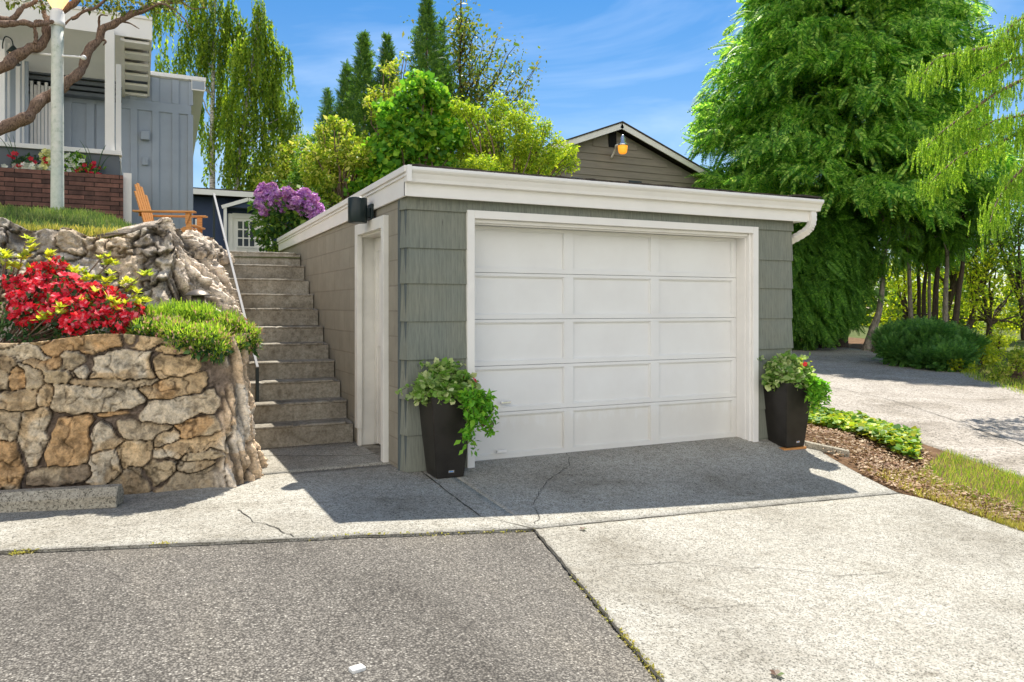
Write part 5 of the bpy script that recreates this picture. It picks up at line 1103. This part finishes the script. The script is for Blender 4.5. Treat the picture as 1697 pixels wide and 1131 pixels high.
# columnar cypresses behind the garage
seed(42); TF1 = t_frond(6, -.1, .35, .14)
cy_m = leafm('cypress_sprays', [(0.04, 0.10, 0.025), (0.075, 0.165, 0.03), (0.17, 0.27, 0.035)], .35)
def column(pxc, pytop, wpx, Y, n, label):
    top = pc(pxc, pytop, Y); m_per = (top.y / ray(pxc, 500).y) / F; rad = wpx / 2 * m_per; Hh = top.z - 2.1
    t = thing('columnar_cypress', (top.x, Y, 2.1), label, 'tree', 'dark columnar cypresses behind the garage')
    u = rng.random(n)**1.0; z = 2.2 + u * (Hh - .1); a = rng.uniform(0, 2 * math.pi, n); pr__ = np.minimum(1, (1 - u) * 2.2)**.95 * (1 - .2 * u)
    r = rad * pr__ * (.72 + .4 * fbm(np.cos(a) * 2 + pxc, np.sin(a) * 2 + z * .9, z * .9, 3)) * (.6 + .42 * rng.random(n)**.5) + .02
    P = np.stack([top.x + np.cos(a) * r, Y + np.sin(a) * r, z], -1); out = np.stack([np.cos(a), np.sin(a), 0 * a], -1)
    yd = norm(out * .5 + [0, 0, .8] + rng.normal(0, .45, (n, 3))); scatter('crown', TF1, P, frames(yd, out), np.clip(rng.normal(.24, .06, n), .1, .42) * (1 - .5 * u**5), cy_m, t)
    MB().tube([(top.x, Y, 1.9), (top.x, Y, 2.1 + Hh * .9)], [.09, .02], 8).build('trunk', M['bark_brown'], t, smooth=True)
column(543, 150, 42, 19, 1300, 'shortest dark cypress spire, farthest left in the row')
column(575, 108, 54, 18.6, 2200, 'broad dark cypress column second from left')
column(603, 58, 60, 18, 2800, 'tall lighter green cypress column third from left')
column(641, 62, 60, 18.4, 2600, 'dark cypress column just right of the lighter one')
column(707, -12, 70, 17.2, 3400, 'tallest cypress spire, rising out of the frame above the vine')
column(733, 36, 46, 18.2, 1900, 'slim dark cypress tucked right of the tallest spire')
# vine covered tree with large round leaves
seed(43); vm = leafm('large_round_leaves', [(0.05, 0.15, 0.02), (0.11, 0.28, 0.03), (0.20, 0.40, 0.04), (0.42, 0.52, 0.05)], .4)
def ring(pts, Y, j=.3): return [pc(x, y, Y + random.uniform(-j, j)) for x, y in pts]
cs_ = ring([(705, 135), (692, 155), (720, 150), (675, 175), (715, 180), (650, 200), (690, 205), (725, 205), (660, 235), (700, 240), (640, 250), (680, 270), (630, 285), (720, 270), (745, 230), (650, 290), (610, 300)], 15.2)
broadleaf('vine_covered_tree', 'tree clothed in large round bright green vine leaves directly behind the garage', 'tree', (pc(690, 300, 15.2).x, 15.2, 2.1), cs_, [.26, .34, .34, .4, .4, .45, .5, .42, .5, .5, .5, .5, .42, .5, .4, .5, .35], 10000, .092, vm, T_ROUND, .65)
# bright fine-leaved shrub tree right
seed(44); bm2 = leafm('bright_fine_leaves', [(0.10, 0.20, 0.02), (0.26, 0.36, 0.03), (0.50, 0.52, 0.05), (0.16, 0.27, 0.03)], .45)
cs_ = ring([(765, 185), (790, 200), (830, 185), (860, 195), (890, 225), (920, 240), (945, 255), (900, 265), (860, 240), (820, 225), (780, 240), (760, 270), (800, 275), (840, 270), (880, 285), (920, 278), (945, 270), (745, 205), (870, 175), (905, 215), (770, 285), (810, 288), (850, 285), (895, 288), (790, 255), (875, 262)], 14.9, .6)
broadleaf('bright_leafed_tree', 'spreading tree of tiny yellow green leaves behind the garage roof', 'tree', (pc(850, 300, 14.6).x, 14.6, 2.1), cs_, [.35, .38, .36, .34, .36, .3, .26, .4, .45, .42, .45, .42, .45, .45, .4, .35, .2, .28, .22, .24, .45, .45, .45, .4, .4, .4], 26000, .058, bm2, T_LEAF, .45)
# sparse tall tree behind
seed(45); sp_m = leafm('sparse_olive_leaves', [(0.07, 0.13, 0.03), (0.16, 0.22, 0.04), (0.30, 0.26, 0.06)], .35)
tb = pc(762, 300, 19.5); t = thing('sparse_tree', (tb.x, 19.5, 2.1), 'tall thin leaved open tree with sky showing through, right of the cypress spires', 'tree')
mb = MB(); trunk_top = pc(764, -10, 19.5); limb(mb, (tb.x, 19.5, 2.0), trunk_top, .09, .02, 0, .01, 12)
LP = []
for x, y in ((764, 5), (770, 45), (775, 25), (790, 50), (800, 75), (815, 90), (790, 90), (840, 85), (855, 75), (830, 110), (855, 125), (885, 115), (875, 140), (893, 105), (845, 150), (810, 125), (780, 130), (750, 60), (752, 100), (800, 155), (780, 170), (740, 120), (690, 45), (682, 90), (760, 150), (825, 60), (785, 30), (865, 160), (880, 170), (755, 20), (760, 75), (770, 110), (820, 140), (840, 165), (800, 110), (860, 100)):
    e = pc(x, y, 19.5 + random.uniform(-.9, .9)); b_ = Vector((tb.x, 19.5, max(3.2, e.z - abs(e.x - tb.x) * 1.2 - .7))); pts = limb(mb, b_, e, .03, .008, -.02, .08, 8, 5)
    for q_ in pts[2:]:
        for m_ in range(20): LP.append(tuple(q_ + Vector(rng.normal(0, .17, 3))))
LP = np.array(LP); leaves('crown', LP, rdir(len(LP)), .105, sp_m, t); mb.build('trunk', M['bark_dark'], t, smooth=True)
seed(49); mid_m = leafm('mid_green_backdrop_leaves', [(0.05, 0.12, 0.02), (0.11, 0.22, 0.03), (0.24, 0.36, 0.05)], .4)
cs_ = ring([(520, 235), (535, 260), (560, 235), (590, 225), (620, 215), (600, 255), (640, 240), (550, 290), (585, 290), (620, 285), (515, 285), (500, 300)], 20.5, .6)
broadleaf('leafy_tree', 'mid green leafy tree filling the space among the left cypresses', 'tree', (pc(570, 320, 20.5).x, 20.5, 2.1), cs_, [.35, .5, .5, .5, .5, .6, .6, .6, .6, .6, .5, .4], 9000, .085, mid_m, T_LEAF, .4, 'leafy trees behind the garage')
cs_ = ring([(745, 190), (775, 180), (800, 200), (830, 195), (865, 205), (890, 235), (760, 225), (800, 240), (840, 245), (780, 275), (830, 280), (875, 275), (740, 260), (925, 262), (905, 285)], 18.5, .6)
broadleaf('leafy_tree', 'deeper green leafy tree behind the bright fine leaved one', 'tree', (pc(815, 300, 18.5).x, 18.5, 2.1), cs_, [.4, .42, .5, .42, .42, .42, .6, .6, .6, .6, .6, .6, .55, .35, .4], 11000, .075, mid_m, T_LEAF, .4, 'leafy trees behind the garage')
# yellow green trees left of the cypresses
seed(46); yg = leafm('yellow_green_leaves', [(0.10, 0.18, 0.02), (0.22, 0.32, 0.03), (0.45, 0.48, 0.05), (0.58, 0.52, 0.18)], .4)
cs_ = ring([(535, 215), (555, 205), (575, 215), (545, 240), (575, 240), (600, 240), (520, 265), (555, 270), (590, 270), (615, 265), (530, 300), (565, 305), (600, 300), (545, 335), (580, 330), (560, 350)], 15.8, .5)
broadleaf('yellow_green_tree', 'bushy yellow green tree in front of the left cypresses', 'tree', (pc(565, 330, 15.8).x, 15.8, 2.1), cs_, [.2, .22, .22, .3, .3, .3, .38, .45, .42, .35, .4, .42, .35, .4, .35, .3], 10000, .082, yg, T_LEAF, .45)
seed(47); cs_ = ring([(480, 255), (500, 245), (470, 280), (495, 275), (515, 285), (455, 295), (480, 300), (505, 310), (440, 300)], 24, .5)
broadleaf('garden_shrub', 'loose yellow green shrub behind the purple rhododendron', 'shrub', (pc(485, 310, 24).x, 24, 2.1), cs_, [.5, .5, .55, .6, .5, .45, .6, .6, .4], 4200, .10, yg, T_LEAF, .45)
seed(48); cs_ = ring([(645, 110), (655, 145), (640, 165), (625, 190), (660, 110), (670, 95), (620, 150), (610, 170)], 16.2, .3)
broadleaf('slender_pale_tree', 'slender tree with sparse cream tinted leaves between the cypress spires', 'tree', (pc(635, 300, 16.2).x, 16.2, 2.1), cs_, [.22, .28, .3, .3, .15, .12, .2, .22], 1100, .08, yg, T_LEAF, .3)

# weeping birches
seed(50); bi_m = leafm('birch_leaves', [(0.08, 0.15, 0.02), (0.18, 0.27, 0.03), (0.34, 0.40, 0.04)], .5); TS = t_strand(16, 1.0, .11)
def birch(label, trunk, Y, crowns, nst, skip):
    b = pc(*trunk[0], Y); t = thing('weeping_birch', (b.x, Y, 2.1), label, 'tree', 'weeping birches beyond the blue house'); mb = MB()
    pts = [Vector((b.x, Y, 2.0))] + [pc(x, y, Y) for x, y in trunk]; tp = curve_pts(pts, 24); mb.tube(tp, np.linspace(.11, .02, 24).tolist(), 8)
    Ps = []
    for (x, y, rx, ry, w_) in crowns:
        c = pc(x, y, Y); mper = (c.y / ray(x, 500).y) / F; n = int(nst * w_)
        root = Vector(tp[int(np.argmin([abs(q_[2] - (c.z - .9)) for q_ in tp]))]); limb(mb, root, c, .03, .008, .08, .05, 6, 5)
        a = rdir(n) * np.array([rx * mper, rx * mper * .8, ry * mper]) * (rng.random((n, 1))**.4); Ps.append(np.array(tuple(c)) + a + [0, 0, .35])
    P = np.vstack(Ps); n = len(P); zz_ = norm(rng.normal(0, .12, (n, 3)) + [0, 0, 1]); x_ = norm(np.cross(rdir(n), zz_)); Rm = np.stack([x_, np.cross(zz_, x_), zz_], -1)
    scatter('crown', TS, P, Rm, np.clip(rng.normal(.85, .3, n), .35, 1.7), bi_m, t); mb.build('trunk', M['bark_white'], t, smooth=True)
birch('left white trunked weeping birch, its crown passing out of the frame', [(352, 300), (352, 200), (354, 100), (356, 20), (360, -60)], 26, [(355, -30, 35, 30, 1), (330, 15, 25, 22, 1), (370, 30, 25, 28, 1), (335, 55, 22, 25, .8), (375, 85, 28, 30, 1), (335, 110, 15, 30, .6), (370, 150, 25, 35, .9), (330, 190, 8, 30, .3), (345, 240, 12, 40, .35), (310, 70, 12, 30, .4), (270, 20, 25, 25, .8), (300, 100, 14, 26, .5), (395, 60, 20, 30, .8), (350, 75, 26, 30, .8), (325, 150, 12, 30, .4), (372, 200, 18, 34, .7), (268, 110, 14, 14, .3)], 62, 0)
birch('right weeping birch with leaning pale trunk and hanging green strands', [(393, 300), (402, 230), (412, 150), (425, 60), (430, 12)], 24.5, [(428, 30, 14, 25, .7), (435, 70, 25, 28, 1), (415, 100, 25, 30, 1), (460, 95, 16, 14, .6), (400, 150, 28, 30, 1), (440, 150, 26, 30, 1), (462, 175, 18, 30, .7), (410, 205, 30, 35, 1.2), (450, 220, 28, 32, 1.1), (480, 210, 16, 25, .6), (400, 265, 25, 35, 1), (440, 275, 28, 28, 1), (475, 255, 18, 28, .7), (378, 180, 14, 35, .5), (395, 90, 18, 28, .6), (478, 100, 8, 8, .2), (385, 230, 18, 34, .7), (490, 190, 10, 20, .4), (480, 275, 18, 24, .7), (420, 300, 25, 18, .7), (455, 135, 20, 20, .7), (380, 280, 14, 20, .4)], 62, 0)
# twisted limbs of the tree at far left
seed(52); tt = thing('twisted_tree', (-2.55, 9.4, 2.2), 'gnarled reddish barked tree reaching twisted limbs across the top left corner', 'tree'); mb = MB()
def tl(path, t0, t1, r0, r1, n=40, jit=.10):
    m_ = len(path); c = [PT(x, y, t0 + (t1 - t0) * i / (m_ - 1)) for i, (x, y) in enumerate(path)]; P_ = curve_pts(c, n)
    P_ = P_ + (np.stack([fbm(P_[:, 0] * 5, P_[:, 2] * 5, k_ * 9.0, 2, k_) for k_ in range(3)], -1) - .5) * .10
    mb.tube(P_, [(r0 + (r1 - r0) * i / (n - 1)) * (1 + .18 * math.sin(i * 1.1) * math.sin(i * .37)) for i in range(n)], 12, jit=jit); return P_
mb.tube(curve_pts([(-2.5, 9.5, 2.0), (-2.4, 9.3, 2.6), (-2.5, 9.2, 3.2), tuple(PT(-60, 230, 8.6))], 20), np.linspace(.20, .10, 20).tolist(), 12, jit=.08)
mb.tube(curve_pts([(-2.4, 9.3, 2.6), (-2.6, 9.2, 3.6), (-2.7, 9.1, 4.4), tuple(PT(-70, 60, 8.6))], 20), np.linspace(.15, .08, 20).tolist(), 12, jit=.08)
LB = [tl([(-60, 230), (0, 217), (28, 200), (52, 192), (66, 168), (85, 155), (108, 144), (128, 128), (141, 106), (150, 78), (160, 60), (183, 41), (205, 32), (232, 19), (262, 8), (300, -6)], 8.6, 9.6, .072, .03, 60),
      tl([(-70, 135), (0, 114), (18, 98), (42, 84), (62, 76), (76, 62), (82, 36), (95, 22), (111, 12), (128, -2)], 8.6, 9.2, .068, .035), 
      tl([(-70, 60), (0, 37), (30, 33), (52, 42), (72, 42), (88, 36), (98, 46)], 8.5, 8.9, .04, .02), tl([(-40, 30), (0, 27), (25, 25), (40, 10), (55, 0), (60, -12)], 8.6, 8.9, .035, .02),
      tl([(82, 36), (72, 12), (66, -6)], 9.0, 9.1, .03, .016), tl([(54, 70), (56, 50), (62, 38), (75, 34)], 8.8, 8.9, .022, .014), tl([(165, 55), (163, 38), (168, 28), (182, 26)], 9.4, 9.3, .018, .006, 20), tl([(205, 35), (222, 42), (230, 45)], 9.5, 9.4, .012, .004, 12),
      tl([(232, 20), (260, 12), (285, 16), (305, 32), (312, 46)], 9.4, 9.2, .014, .004, 24), tl([(262, 10), (280, 14), (295, 30), (300, 38)], 9.5, 9.4, .009, .003, 18), tl([(270, 5), (295, 0), (320, 12), (345, 14)], 9.5, 9.4, .012, .004, 18), tl([(160, 60), (172, 68), (168, 75)], 9.4, 9.3, .02, .006, 10), tl([(120, 35), (140, 20), (165, 10), (190, -5)], 9.1, 9.2, .02, .012, 16), tl([(85, 60), (105, 45), (130, 30), (140, 12)], 9.0, 9.1, .014, .006, 16)]
mb.build('limbs', bark('twisted_bark', (.30, .20, .14), (.08, .05, .04), (26, 26, 8)), tt, smooth=True)
tw = [PT(x, y, t_) for x, y, t_ in ((20, 2, 9), (60, 4, 9), (150, 6, 9.2), (165, 12, 9.3), (185, 8, 9.3), (205, 12, 9.4), (225, 10, 9.4), (255, 4, 9.5), (285, 6, 9.4), (240, -5, 9.5), (215, -4, 9.4), (180, -8, 9.3), (300, -4, 9.4), (340, 2, 9.4), (195, 20, 9.4), (130, -6, 9.3), (270, 14, 9.5), (90, 8, 9.1), (248, 14, 9.5), (320, -8, 9.4), (30, -10, 9))]
P, D = blob(tw, [.11] * len(tw), 1100, .1, .6); leaves('foliage', P, D, .05, leafm('olive_leaves', [(0.05, 0.08, 0.02), (0.14, 0.18, 0.04), (0.24, 0.22, 0.06)], .35), tt)

# ---- big cedar on the right
seed(60); TC = t_frond(12, .55, .33, .095); cedm = leafm('cedar_sprays', [(0.04, 0.13, 0.03), (0.11, 0.27, 0.05), (0.25, 0.45, 0.07), (0.60, 0.72, 0.20)], .5, .45)
def conifer(name, label, bx_, by_, z0, zlo, ztop, rad, nb, fr_, seed_, mat, TT, size=.5, lean=0, prof_=lambda u: (1 - u)**.8, drp=.30, grp=None, tr=.28, barkk='bark_brown', xs_=1.0, side=None):  # bark trunk, drooping boughs, sprays
    seed(seed_); t = thing(name, (bx_, by_, z0), label, 'tree', grp); mb = MB()
    mb.tube(curve_pts([(bx_ - lean, by_, z0 - .2), (bx_ - lean * .3, by_, z0 + 1.2), (bx_, by_, z0 + 3), (bx_, by_, ztop)], 20), np.linspace(tr, .04, 20).tolist(), 10)
    Ps, Ys, Zs, Sz = [], [], [], []
    for i in range(nb):
        u = (i + random.random()) / nb; u = u**.85; z = zlo + (ztop - zlo) * u; a = i * 2.399 + random.uniform(-.4, .4); Lb = rad * prof_(u) * random.uniform(.62, 1.14) + .2
        d = np.array([math.cos(a) * xs_, math.sin(a), 0]); 
        if side is not None and u < .25 and np.dot(d, side) > .2: Lb *= 1.15
        n = max(6, int(fr_ * Lb)); tt_ = rng.random(n)**.65 * .9 + .1
        sag = -drp * Lb * (tt_**1.6) + .12 * Lb * tt_; lat = rng.normal(0, 1, n) * .16 * Lb * (.35 + tt_ * .8) * .6; side_v = np.array([-d[1], d[0], 0])
        P = np.array([bx_, by_, z]) + d * (tt_ * Lb)[:, None] + side_v * lat[:, None]; P[:, 2] += sag + rng.normal(0, .17, n) + .1 + .18 * Lb * np.maximum(tt_ - .75, 0)
        yd = d[None] * .75 + side_v[None] * (np.sign(lat) * rng.random(n) * .9)[:, None] + np.array([0, 0, -.32]) + rng.normal(0, .36, (n, 3)); Ps.append(P); Ys.append(yd); Sz.append(size * np.clip(rng.normal(1, .22, n), .5, 1.6) * (.8 + .3 * tt_))
        if i % 2 == 0:
            tq = np.linspace(0, .9, 7); pts = np.array([bx_, by_, z]) + d * (tq * Lb)[:, None]; pts[:, 2] += -drp * Lb * tq**1.6 + .12 * Lb * tq; mb.tube(pts, np.linspace(.05, .012, 7).tolist(), 5)
    P, Yd, Sz = np.vstack(Ps), norm(np.vstack(Ys)), np.concatenate(Sz); zh = norm(rng.normal(0, .55, P.shape) + [0, 0, 1])
    scatter('crown', TT, P, frames(Yd, zh), Sz, mat, t); mb.build('trunk', M[barkk], t, smooth=True); return t
cc_ = PT(1392, 575, 27); g0 = float(H(cc_.x, cc_.y))
conifer('cedar_tree', 'huge broad cedar with drooping bright green sprays right of the garage', cc_.x, cc_.y, g0, 4.7, 19.5, 5.3, 340, 36, 61, cedm, TC, .55, prof_=lambda u: (1 - u)**.68 * (1 if u > .12 else .85 + u), barkk='bark_dark', tr=.3)
# lower hedge-like cedar skirt touching the garage corner view
hp = PT(1362, 560, 26.5); hc = [PT(x, y, t_ * 1.32) for x, y, t_ in ((1325, 380, 19), (1360, 375, 19), (1400, 380, 20), (1395, 385, 20), (1325, 430, 19), (1365, 425, 19), (1405, 430, 19.5), (1380, 445, 19.6), (1330, 480, 19), (1370, 475, 19), (1410, 480, 19.5), (1335, 520, 19.2), (1375, 520, 19.5), (1405, 515, 20), (1320, 545, 19.6), (1420, 365, 20.5), (1290, 400, 19.6), (1300, 470, 19.6))]
seed(62); t = thing('cedar_hedge', (hp.x, hp.y, float(H(hp.x, hp.y))), 'dense dark green hedge like conifer below the big cedar, beside the garage corner', 'tree')
hdm = leafm('hedge_sprays', [(0.05, 0.13, 0.03), (0.11, 0.24, 0.045), (0.22, 0.40, 0.07)], .5)
P, D = blob(hc, [.92, .92, .92, .66, .92, .92, .8, .8, .92, .86, .6, .86, .66, .46, .53, .66, .8, .8], 7000, .6, .9); scatter('crown', TC, P, frames(norm(D * .6 + [-.25, -.45, -.45] + rng.normal(0, .3, P.shape)), norm(rng.normal(0, .4, P.shape) + [0, 0, 1])), np.clip(rng.normal(.42, .09, len(P)), .2, .65), hdm, t)
mb = MB(); gb = Vector((hp.x, hp.y, float(H(hp.x, hp.y)) - .1))
for c in hc[:14:2]: limb(mb, gb, Vector(c), .07, .03, 0, .08)
for dx_ in (-.6, .7, 1.3): limb(mb, gb + Vector((dx_ * .3, 0, 0)), gb + Vector((dx_ * 1.2, 0, 1.8)), .08, .04, 0, .1)
mb.build('trunk', M['bark_dark'], t, smooth=True)
# leaning pale trunk and row of slim trunks, each a tree with its own canopy
can = leafm('canopy_sprays', [(0.04, 0.11, 0.02), (0.09, 0.2, 0.03), (0.16, 0.29, 0.04)], .5)
def slim(pts, r0, Z, label, barkk, cw=1.0, n=420, cz=(3.4, 6.5), sd_=0):
    seed(sd_); b = PT(*pts[0], Z); b.z = float(H(b.x, b.y)); t = thing('slim_trunk_tree', b, label, 'tree', 'slim trunked trees along the side driveway')
    P_ = [b - Vector((0, 0, .2))] + [PT(x, y, Z) for x, y in pts[1:]]; top = P_[-1] + Vector((.1, .1, 2.6)); P_.append(top); mb = MB(); cp = curve_pts(P_, 22); mb.tube(cp, np.linspace(r0, .04, 22).tolist(), 8)
    c_ = [top + Vector((random.uniform(-1, 1) * cw, random.uniform(-.8, .8), random.uniform(-2.4, .8))) for _ in range(7)]
    for c in c_: limb(mb, cp[14 + random.randrange(6)], c, .04, .012)
    P, D = blob(c_, [.75 * cw] * 7, n, .3); scatter('crown', TC, P, frames(norm(D * .6 + [0, 0, -.5] + rng.normal(0, .3, P.shape)), norm(rng.normal(0, .4, P.shape) + [0, 0, 1])), np.clip(rng.normal(.5, .1, n), .25, .8), can, t); mb.build('trunk', M[barkk], t, smooth=True)
slim([(1432, 578), (1447, 545), (1458, 510), (1464, 440)], .16, 25.5, 'thick pale trunk leaning right beside the juniper', 'bark_grey', .9, 420, sd_=71)
slim([(1512, 530), (1508, 490), (1506, 410)], .10, 28, 'pale upright trunk rising behind the left half of the juniper', 'bark_grey', .9, 380, sd_=72)
slim([(1522, 535), (1523, 480), (1520, 430)], .08, 29, 'dark thin trunk close behind the pale upright one', 'bark_dark', .9, 300, sd_=73)
slim([(1532, 540), (1531, 490), (1536, 430)], .09, 28.5, 'dark trunk with a slight bend left of the juniper middle', 'bark_dark', .9, 300, sd_=74)
slim([(1541, 540), (1540, 480), (1541, 430)], .07, 29.5, 'thinnest brown trunk in the middle of the row', 'bark_grey', .8, 260, sd_=75)
slim([(1548, 540), (1551, 480), (1555, 430)], .12, 28, 'sturdy dark trunk just right of the thinnest one', 'bark_dark', .9, 340, sd_=76)
slim([(1566, 545), (1567, 490), (1570, 425)], .11, 27.5, 'trunk above the right half of the juniper, lighter on one side', 'bark_grey', .9, 340, sd_=77)
slim([(1578, 548), (1588, 490), (1596, 425)], .12, 27.5, 'dark trunk leaning right at the right end of the row', 'bark_dark', 1.0, 380, sd_=78)
# juniper
seed(80); ju = thing('juniper_shrub', PT(1535, 600, 19.9), 'wide dark green spreading juniper at the edge of the side driveway', 'shrub'); jc = [PT(x, y, t_ * 1.17) for x, y, t_ in ((1500, 590, 17), (1540, 596, 16.4), (1572, 600, 16), (1478, 580, 17.4), (1480, 564, 17.6), (1502, 556, 17.8), (1530, 553, 18), (1556, 558, 17.6), (1580, 566, 17.2), (1490, 580, 17.2), (1525, 578, 17), (1560, 585, 16.6), (1590, 585, 16.4), (1545, 562, 17), (1610, 572, 17), (1575, 592, 16))]
TJ = t_frond(7, -.25, .4, .14); P, D = blob(jc, [.30, .32, .30, .27, .38, .38, .4, .38, .34, .36, .4, .38, .3, .4, .22, .25], 5600, .6, .55); scatter('crown', TJ, P, frames(norm(D * .9 + [.25, 0, .25] + rng.normal(0, .3, P.shape)), norm(rng.normal(0, .4, P.shape) + [0, 0, 1])), np.clip(rng.normal(.24, .05, len(P)), .1, .4), leafm('juniper_sprays', [(0.05, 0.13, 0.04), (0.09, 0.21, 0.05), (0.15, 0.3, 0.06)], .35), ju)
mb = MB(); jb = PT(1540, 600, 19.9); 
for c in jc: limb(mb, (jb.x, jb.y, float(H(jb.x, jb.y))), c, .05, .015)
mb.build('stems', M['bark_dark'], ju)
# weeping cedar branches entering from the right
seed(81); dm = leafm('weeping_cedar_needles', [(0.09, 0.20, 0.025), (0.26, 0.42, 0.04), (0.52, 0.62, 0.10)], .45); dtc = PT(1905, 560, 14); z0_ = float(H(dtc.x, dtc.y)); t = thing('weeping_cedar', (dtc.x, dtc.y, z0_), 'yellow green weeping cedar with drooping needle curtains entering from the right edge', 'tree'); mb = MB()
mb.tube([(dtc.x, dtc.y, z0_ - .1), (dtc.x, dtc.y, 9)], [.22, .06], 10); Ps = []
TD = (lambda V_, F_: (V_, F_))(*t_strand(40, 1.0, .10))
for path, dens in (([(1900, 40), (1780, 55), (1700, 60), (1640, 78), (1590, 88), (1550, 100), (1524, 135)], 1), ([(1900, 110), (1800, 120), (1720, 125), (1660, 150), (1600, 190), (1560, 220), (1535, 245)], 1.2), ([(1900, 190), (1800, 190), (1720, 205), (1660, 235), (1600, 255), (1560, 285), (1540, 305)], 1.2), ([(1900, 230), (1800, 240), (1740, 250), (1690, 285), (1655, 330), (1640, 370)], 1), ([(1900, -20), (1800, -10), (1720, 20), (1680, 40), (1660, 70)], .9), ([(1900, 100), (1820, 130), (1740, 170), (1700, 190), (1650, 200), (1620, 215)], 1.0), ([(1900, 60), (1790, 95), (1740, 100), (1690, 95), (1640, 120), (1610, 135)], .9)):
    c = [PT(x, y, 14 - i * .18 + random.uniform(-.2, .2)) for i, (x, y) in enumerate(path)]; cp = curve_pts(c, 50); mb.tube(cp, np.linspace(.05, .008, 50).tolist(), 6)
    for i, q_ in enumerate(cp[6:]):
        for m_ in range(int(9 * dens)): Ps.append((q_[0] + rng.normal(0, .13), q_[1] + rng.normal(0, .13), q_[2] + rng.normal(.02, .03), min(1, .35 + i / 50) ))
Ps = np.array(Ps); n = len(Ps); zz_ = norm(rng.normal(0, .14, (n, 3)) + [.12, 0.05, 1]); x_ = norm(np.cross(rdir(n), zz_)); Rm = np.stack([x_, np.cross(zz_, x_), zz_], -1)
scatter('needle_curtains', TD, Ps[:, :3], Rm, np.clip(rng.normal(.26, .09, n), .1, .6), dm, t); mb.build('trunk', M['bark_brown'], t, smooth=True)
# sunlit maples and understory beyond the driveway
mpm = leafm('sunlit_maple_leaves', [(0.16, 0.26, 0.02), (0.40, 0.46, 0.03), (0.60, 0.58, 0.04)], .5); mgm = leafm('mid_green_leaves', [(0.05, 0.12, 0.02), (0.12, 0.22, 0.03), (0.24, 0.34, 0.04)], .4)
for k, (bx_, cl, rr, n, sz, mm, lab) in enumerate([
    (1500, [(1490, 480), (1470, 520), (1520, 500), (1500, 450), (1545, 470), (1480, 440), (1530, 520)], 1.0, 3800, .13, mpm, 'sunlit yellow green maple glimpsed between the slim trunks'),
    (1640, [(1610, 430), (1650, 450), (1690, 470), (1620, 490), (1665, 510), (1590, 510), (1640, 540), (1700, 520), (1600, 460)], 1.1, 5200, .12, mpm, 'sunlit yellow maple right of the trunk row'),
    (1600, [(1580, 330), (1620, 300), (1650, 340), (1690, 310), (1600, 380), (1640, 400), (1680, 380), (1710, 340), (1720, 280), (1610, 440)], 1.3, 6500, .12, mgm, 'tall mid green tree filling the gap behind the weeping cedar'),
    (1700, [(1640, 370), (1680, 390), (1710, 420), (1620, 360), (1690, 350), (1730, 380), (1670, 430)], 1.2, 5000, .12, mgm, 'mid green tree above the maple at the right edge'),
    (1560, [(1560, 400), (1600, 390), (1530, 410), (1580, 360), (1620, 330), (1650, 300), (1690, 260)], 1.2, 4200, .13, mgm, 'dark leafy tree behind the tops of the trunk row')]):
    seed(90 + k); Zm = 33; bpt = PT(bx_, 545, Zm); bpt.z = float(H(bpt.x, bpt.y)); cs_ = [PT(x, y, Zm + random.uniform(-1.2, 1.2)) for x, y in cl]
    broadleaf('background_tree', lab, 'tree', bpt, cs_, [rr] * len(cs_), n, sz, mm, T_LEAF, .4, 'trees beyond the side driveway', 'bark_dark', .14)
for k, (x, y, Z_, w_, n, mm, lab) in enumerate([(1620, 585, 20, .55, 1500, mpm, 'lime green bush right of the juniper'), (1665, 590, 17, .6, 1500, yg, 'spreading yellow green shrub at the right edge by a stump'), (1655, 560, 26, .8, 1500, mpm, 'bright yellow bush behind the right edge shrub'), (1340, 566, 27, .4, 500, gsm, 'small green bush against the pale garden wall'), (1590, 600, 18.5, .3, 500, mpm, 'small lime clump at the foot of the juniper')]):
    seed(100 + k); b = PT(x, y, Z_); gz = float(H(b.x, b.y)); cs_ = [(b.x + random.uniform(-1, 1) * w_, b.y + random.uniform(-.5, .5) * w_, gz + random.uniform(.15, .8) * w_) for _ in range(6)]
    broadleaf('bush', lab, 'bush', (b.x, b.y, gz), cs_, [w_ * .5] * 6, n, .07, mm, T_LEAF, .4, 'bushes beyond the side driveway', 'bark_dark', .04)
sb = G(1690, 628); tag(MB().lathe(sb + Vector((0, 0, -.1)), [(.24, 0), (.21, .1), (.2, .38), (.19, .40)], 14).build('tree_stump', M['bark_brown'], None), 'short cut stump standing in the lit grass at the right edge', 'stump')
# far woodland closing the view on every side
seed(120); wm = leafm('woodland_leaves', [(0.04, 0.09, 0.02), (0.10, 0.18, 0.03), (0.22, 0.30, 0.04)], .35)
ang = np.linspace(-.2, 1.75, 60); cw = [(55 * math.sin(a_) + random.uniform(-4, 4), 55 * math.cos(a_) + random.uniform(-4, 4), random.uniform(.5, 3.2)) for a_ in ang]
P, D = blob(cw, [3.2] * len(cw), 26000, .3, .8); P[:, 2] = np.maximum(P[:, 2], .1); o = leaves('far_woodland', P, D, .45, wm, None, T_ROUND); tag(o, kind='stuff')
# grass beyond the driveway
Q = loft_pts([g(1601, 625), g(1697, 655), ext(g(1601, 620), g(1697, 655), 3)], [g(1560, 590), g(1697, 612), ext(g(1560, 590), g(1697, 612), 4)], 7000); grass('verge_grass', on(Q, -.08), .12, gm)
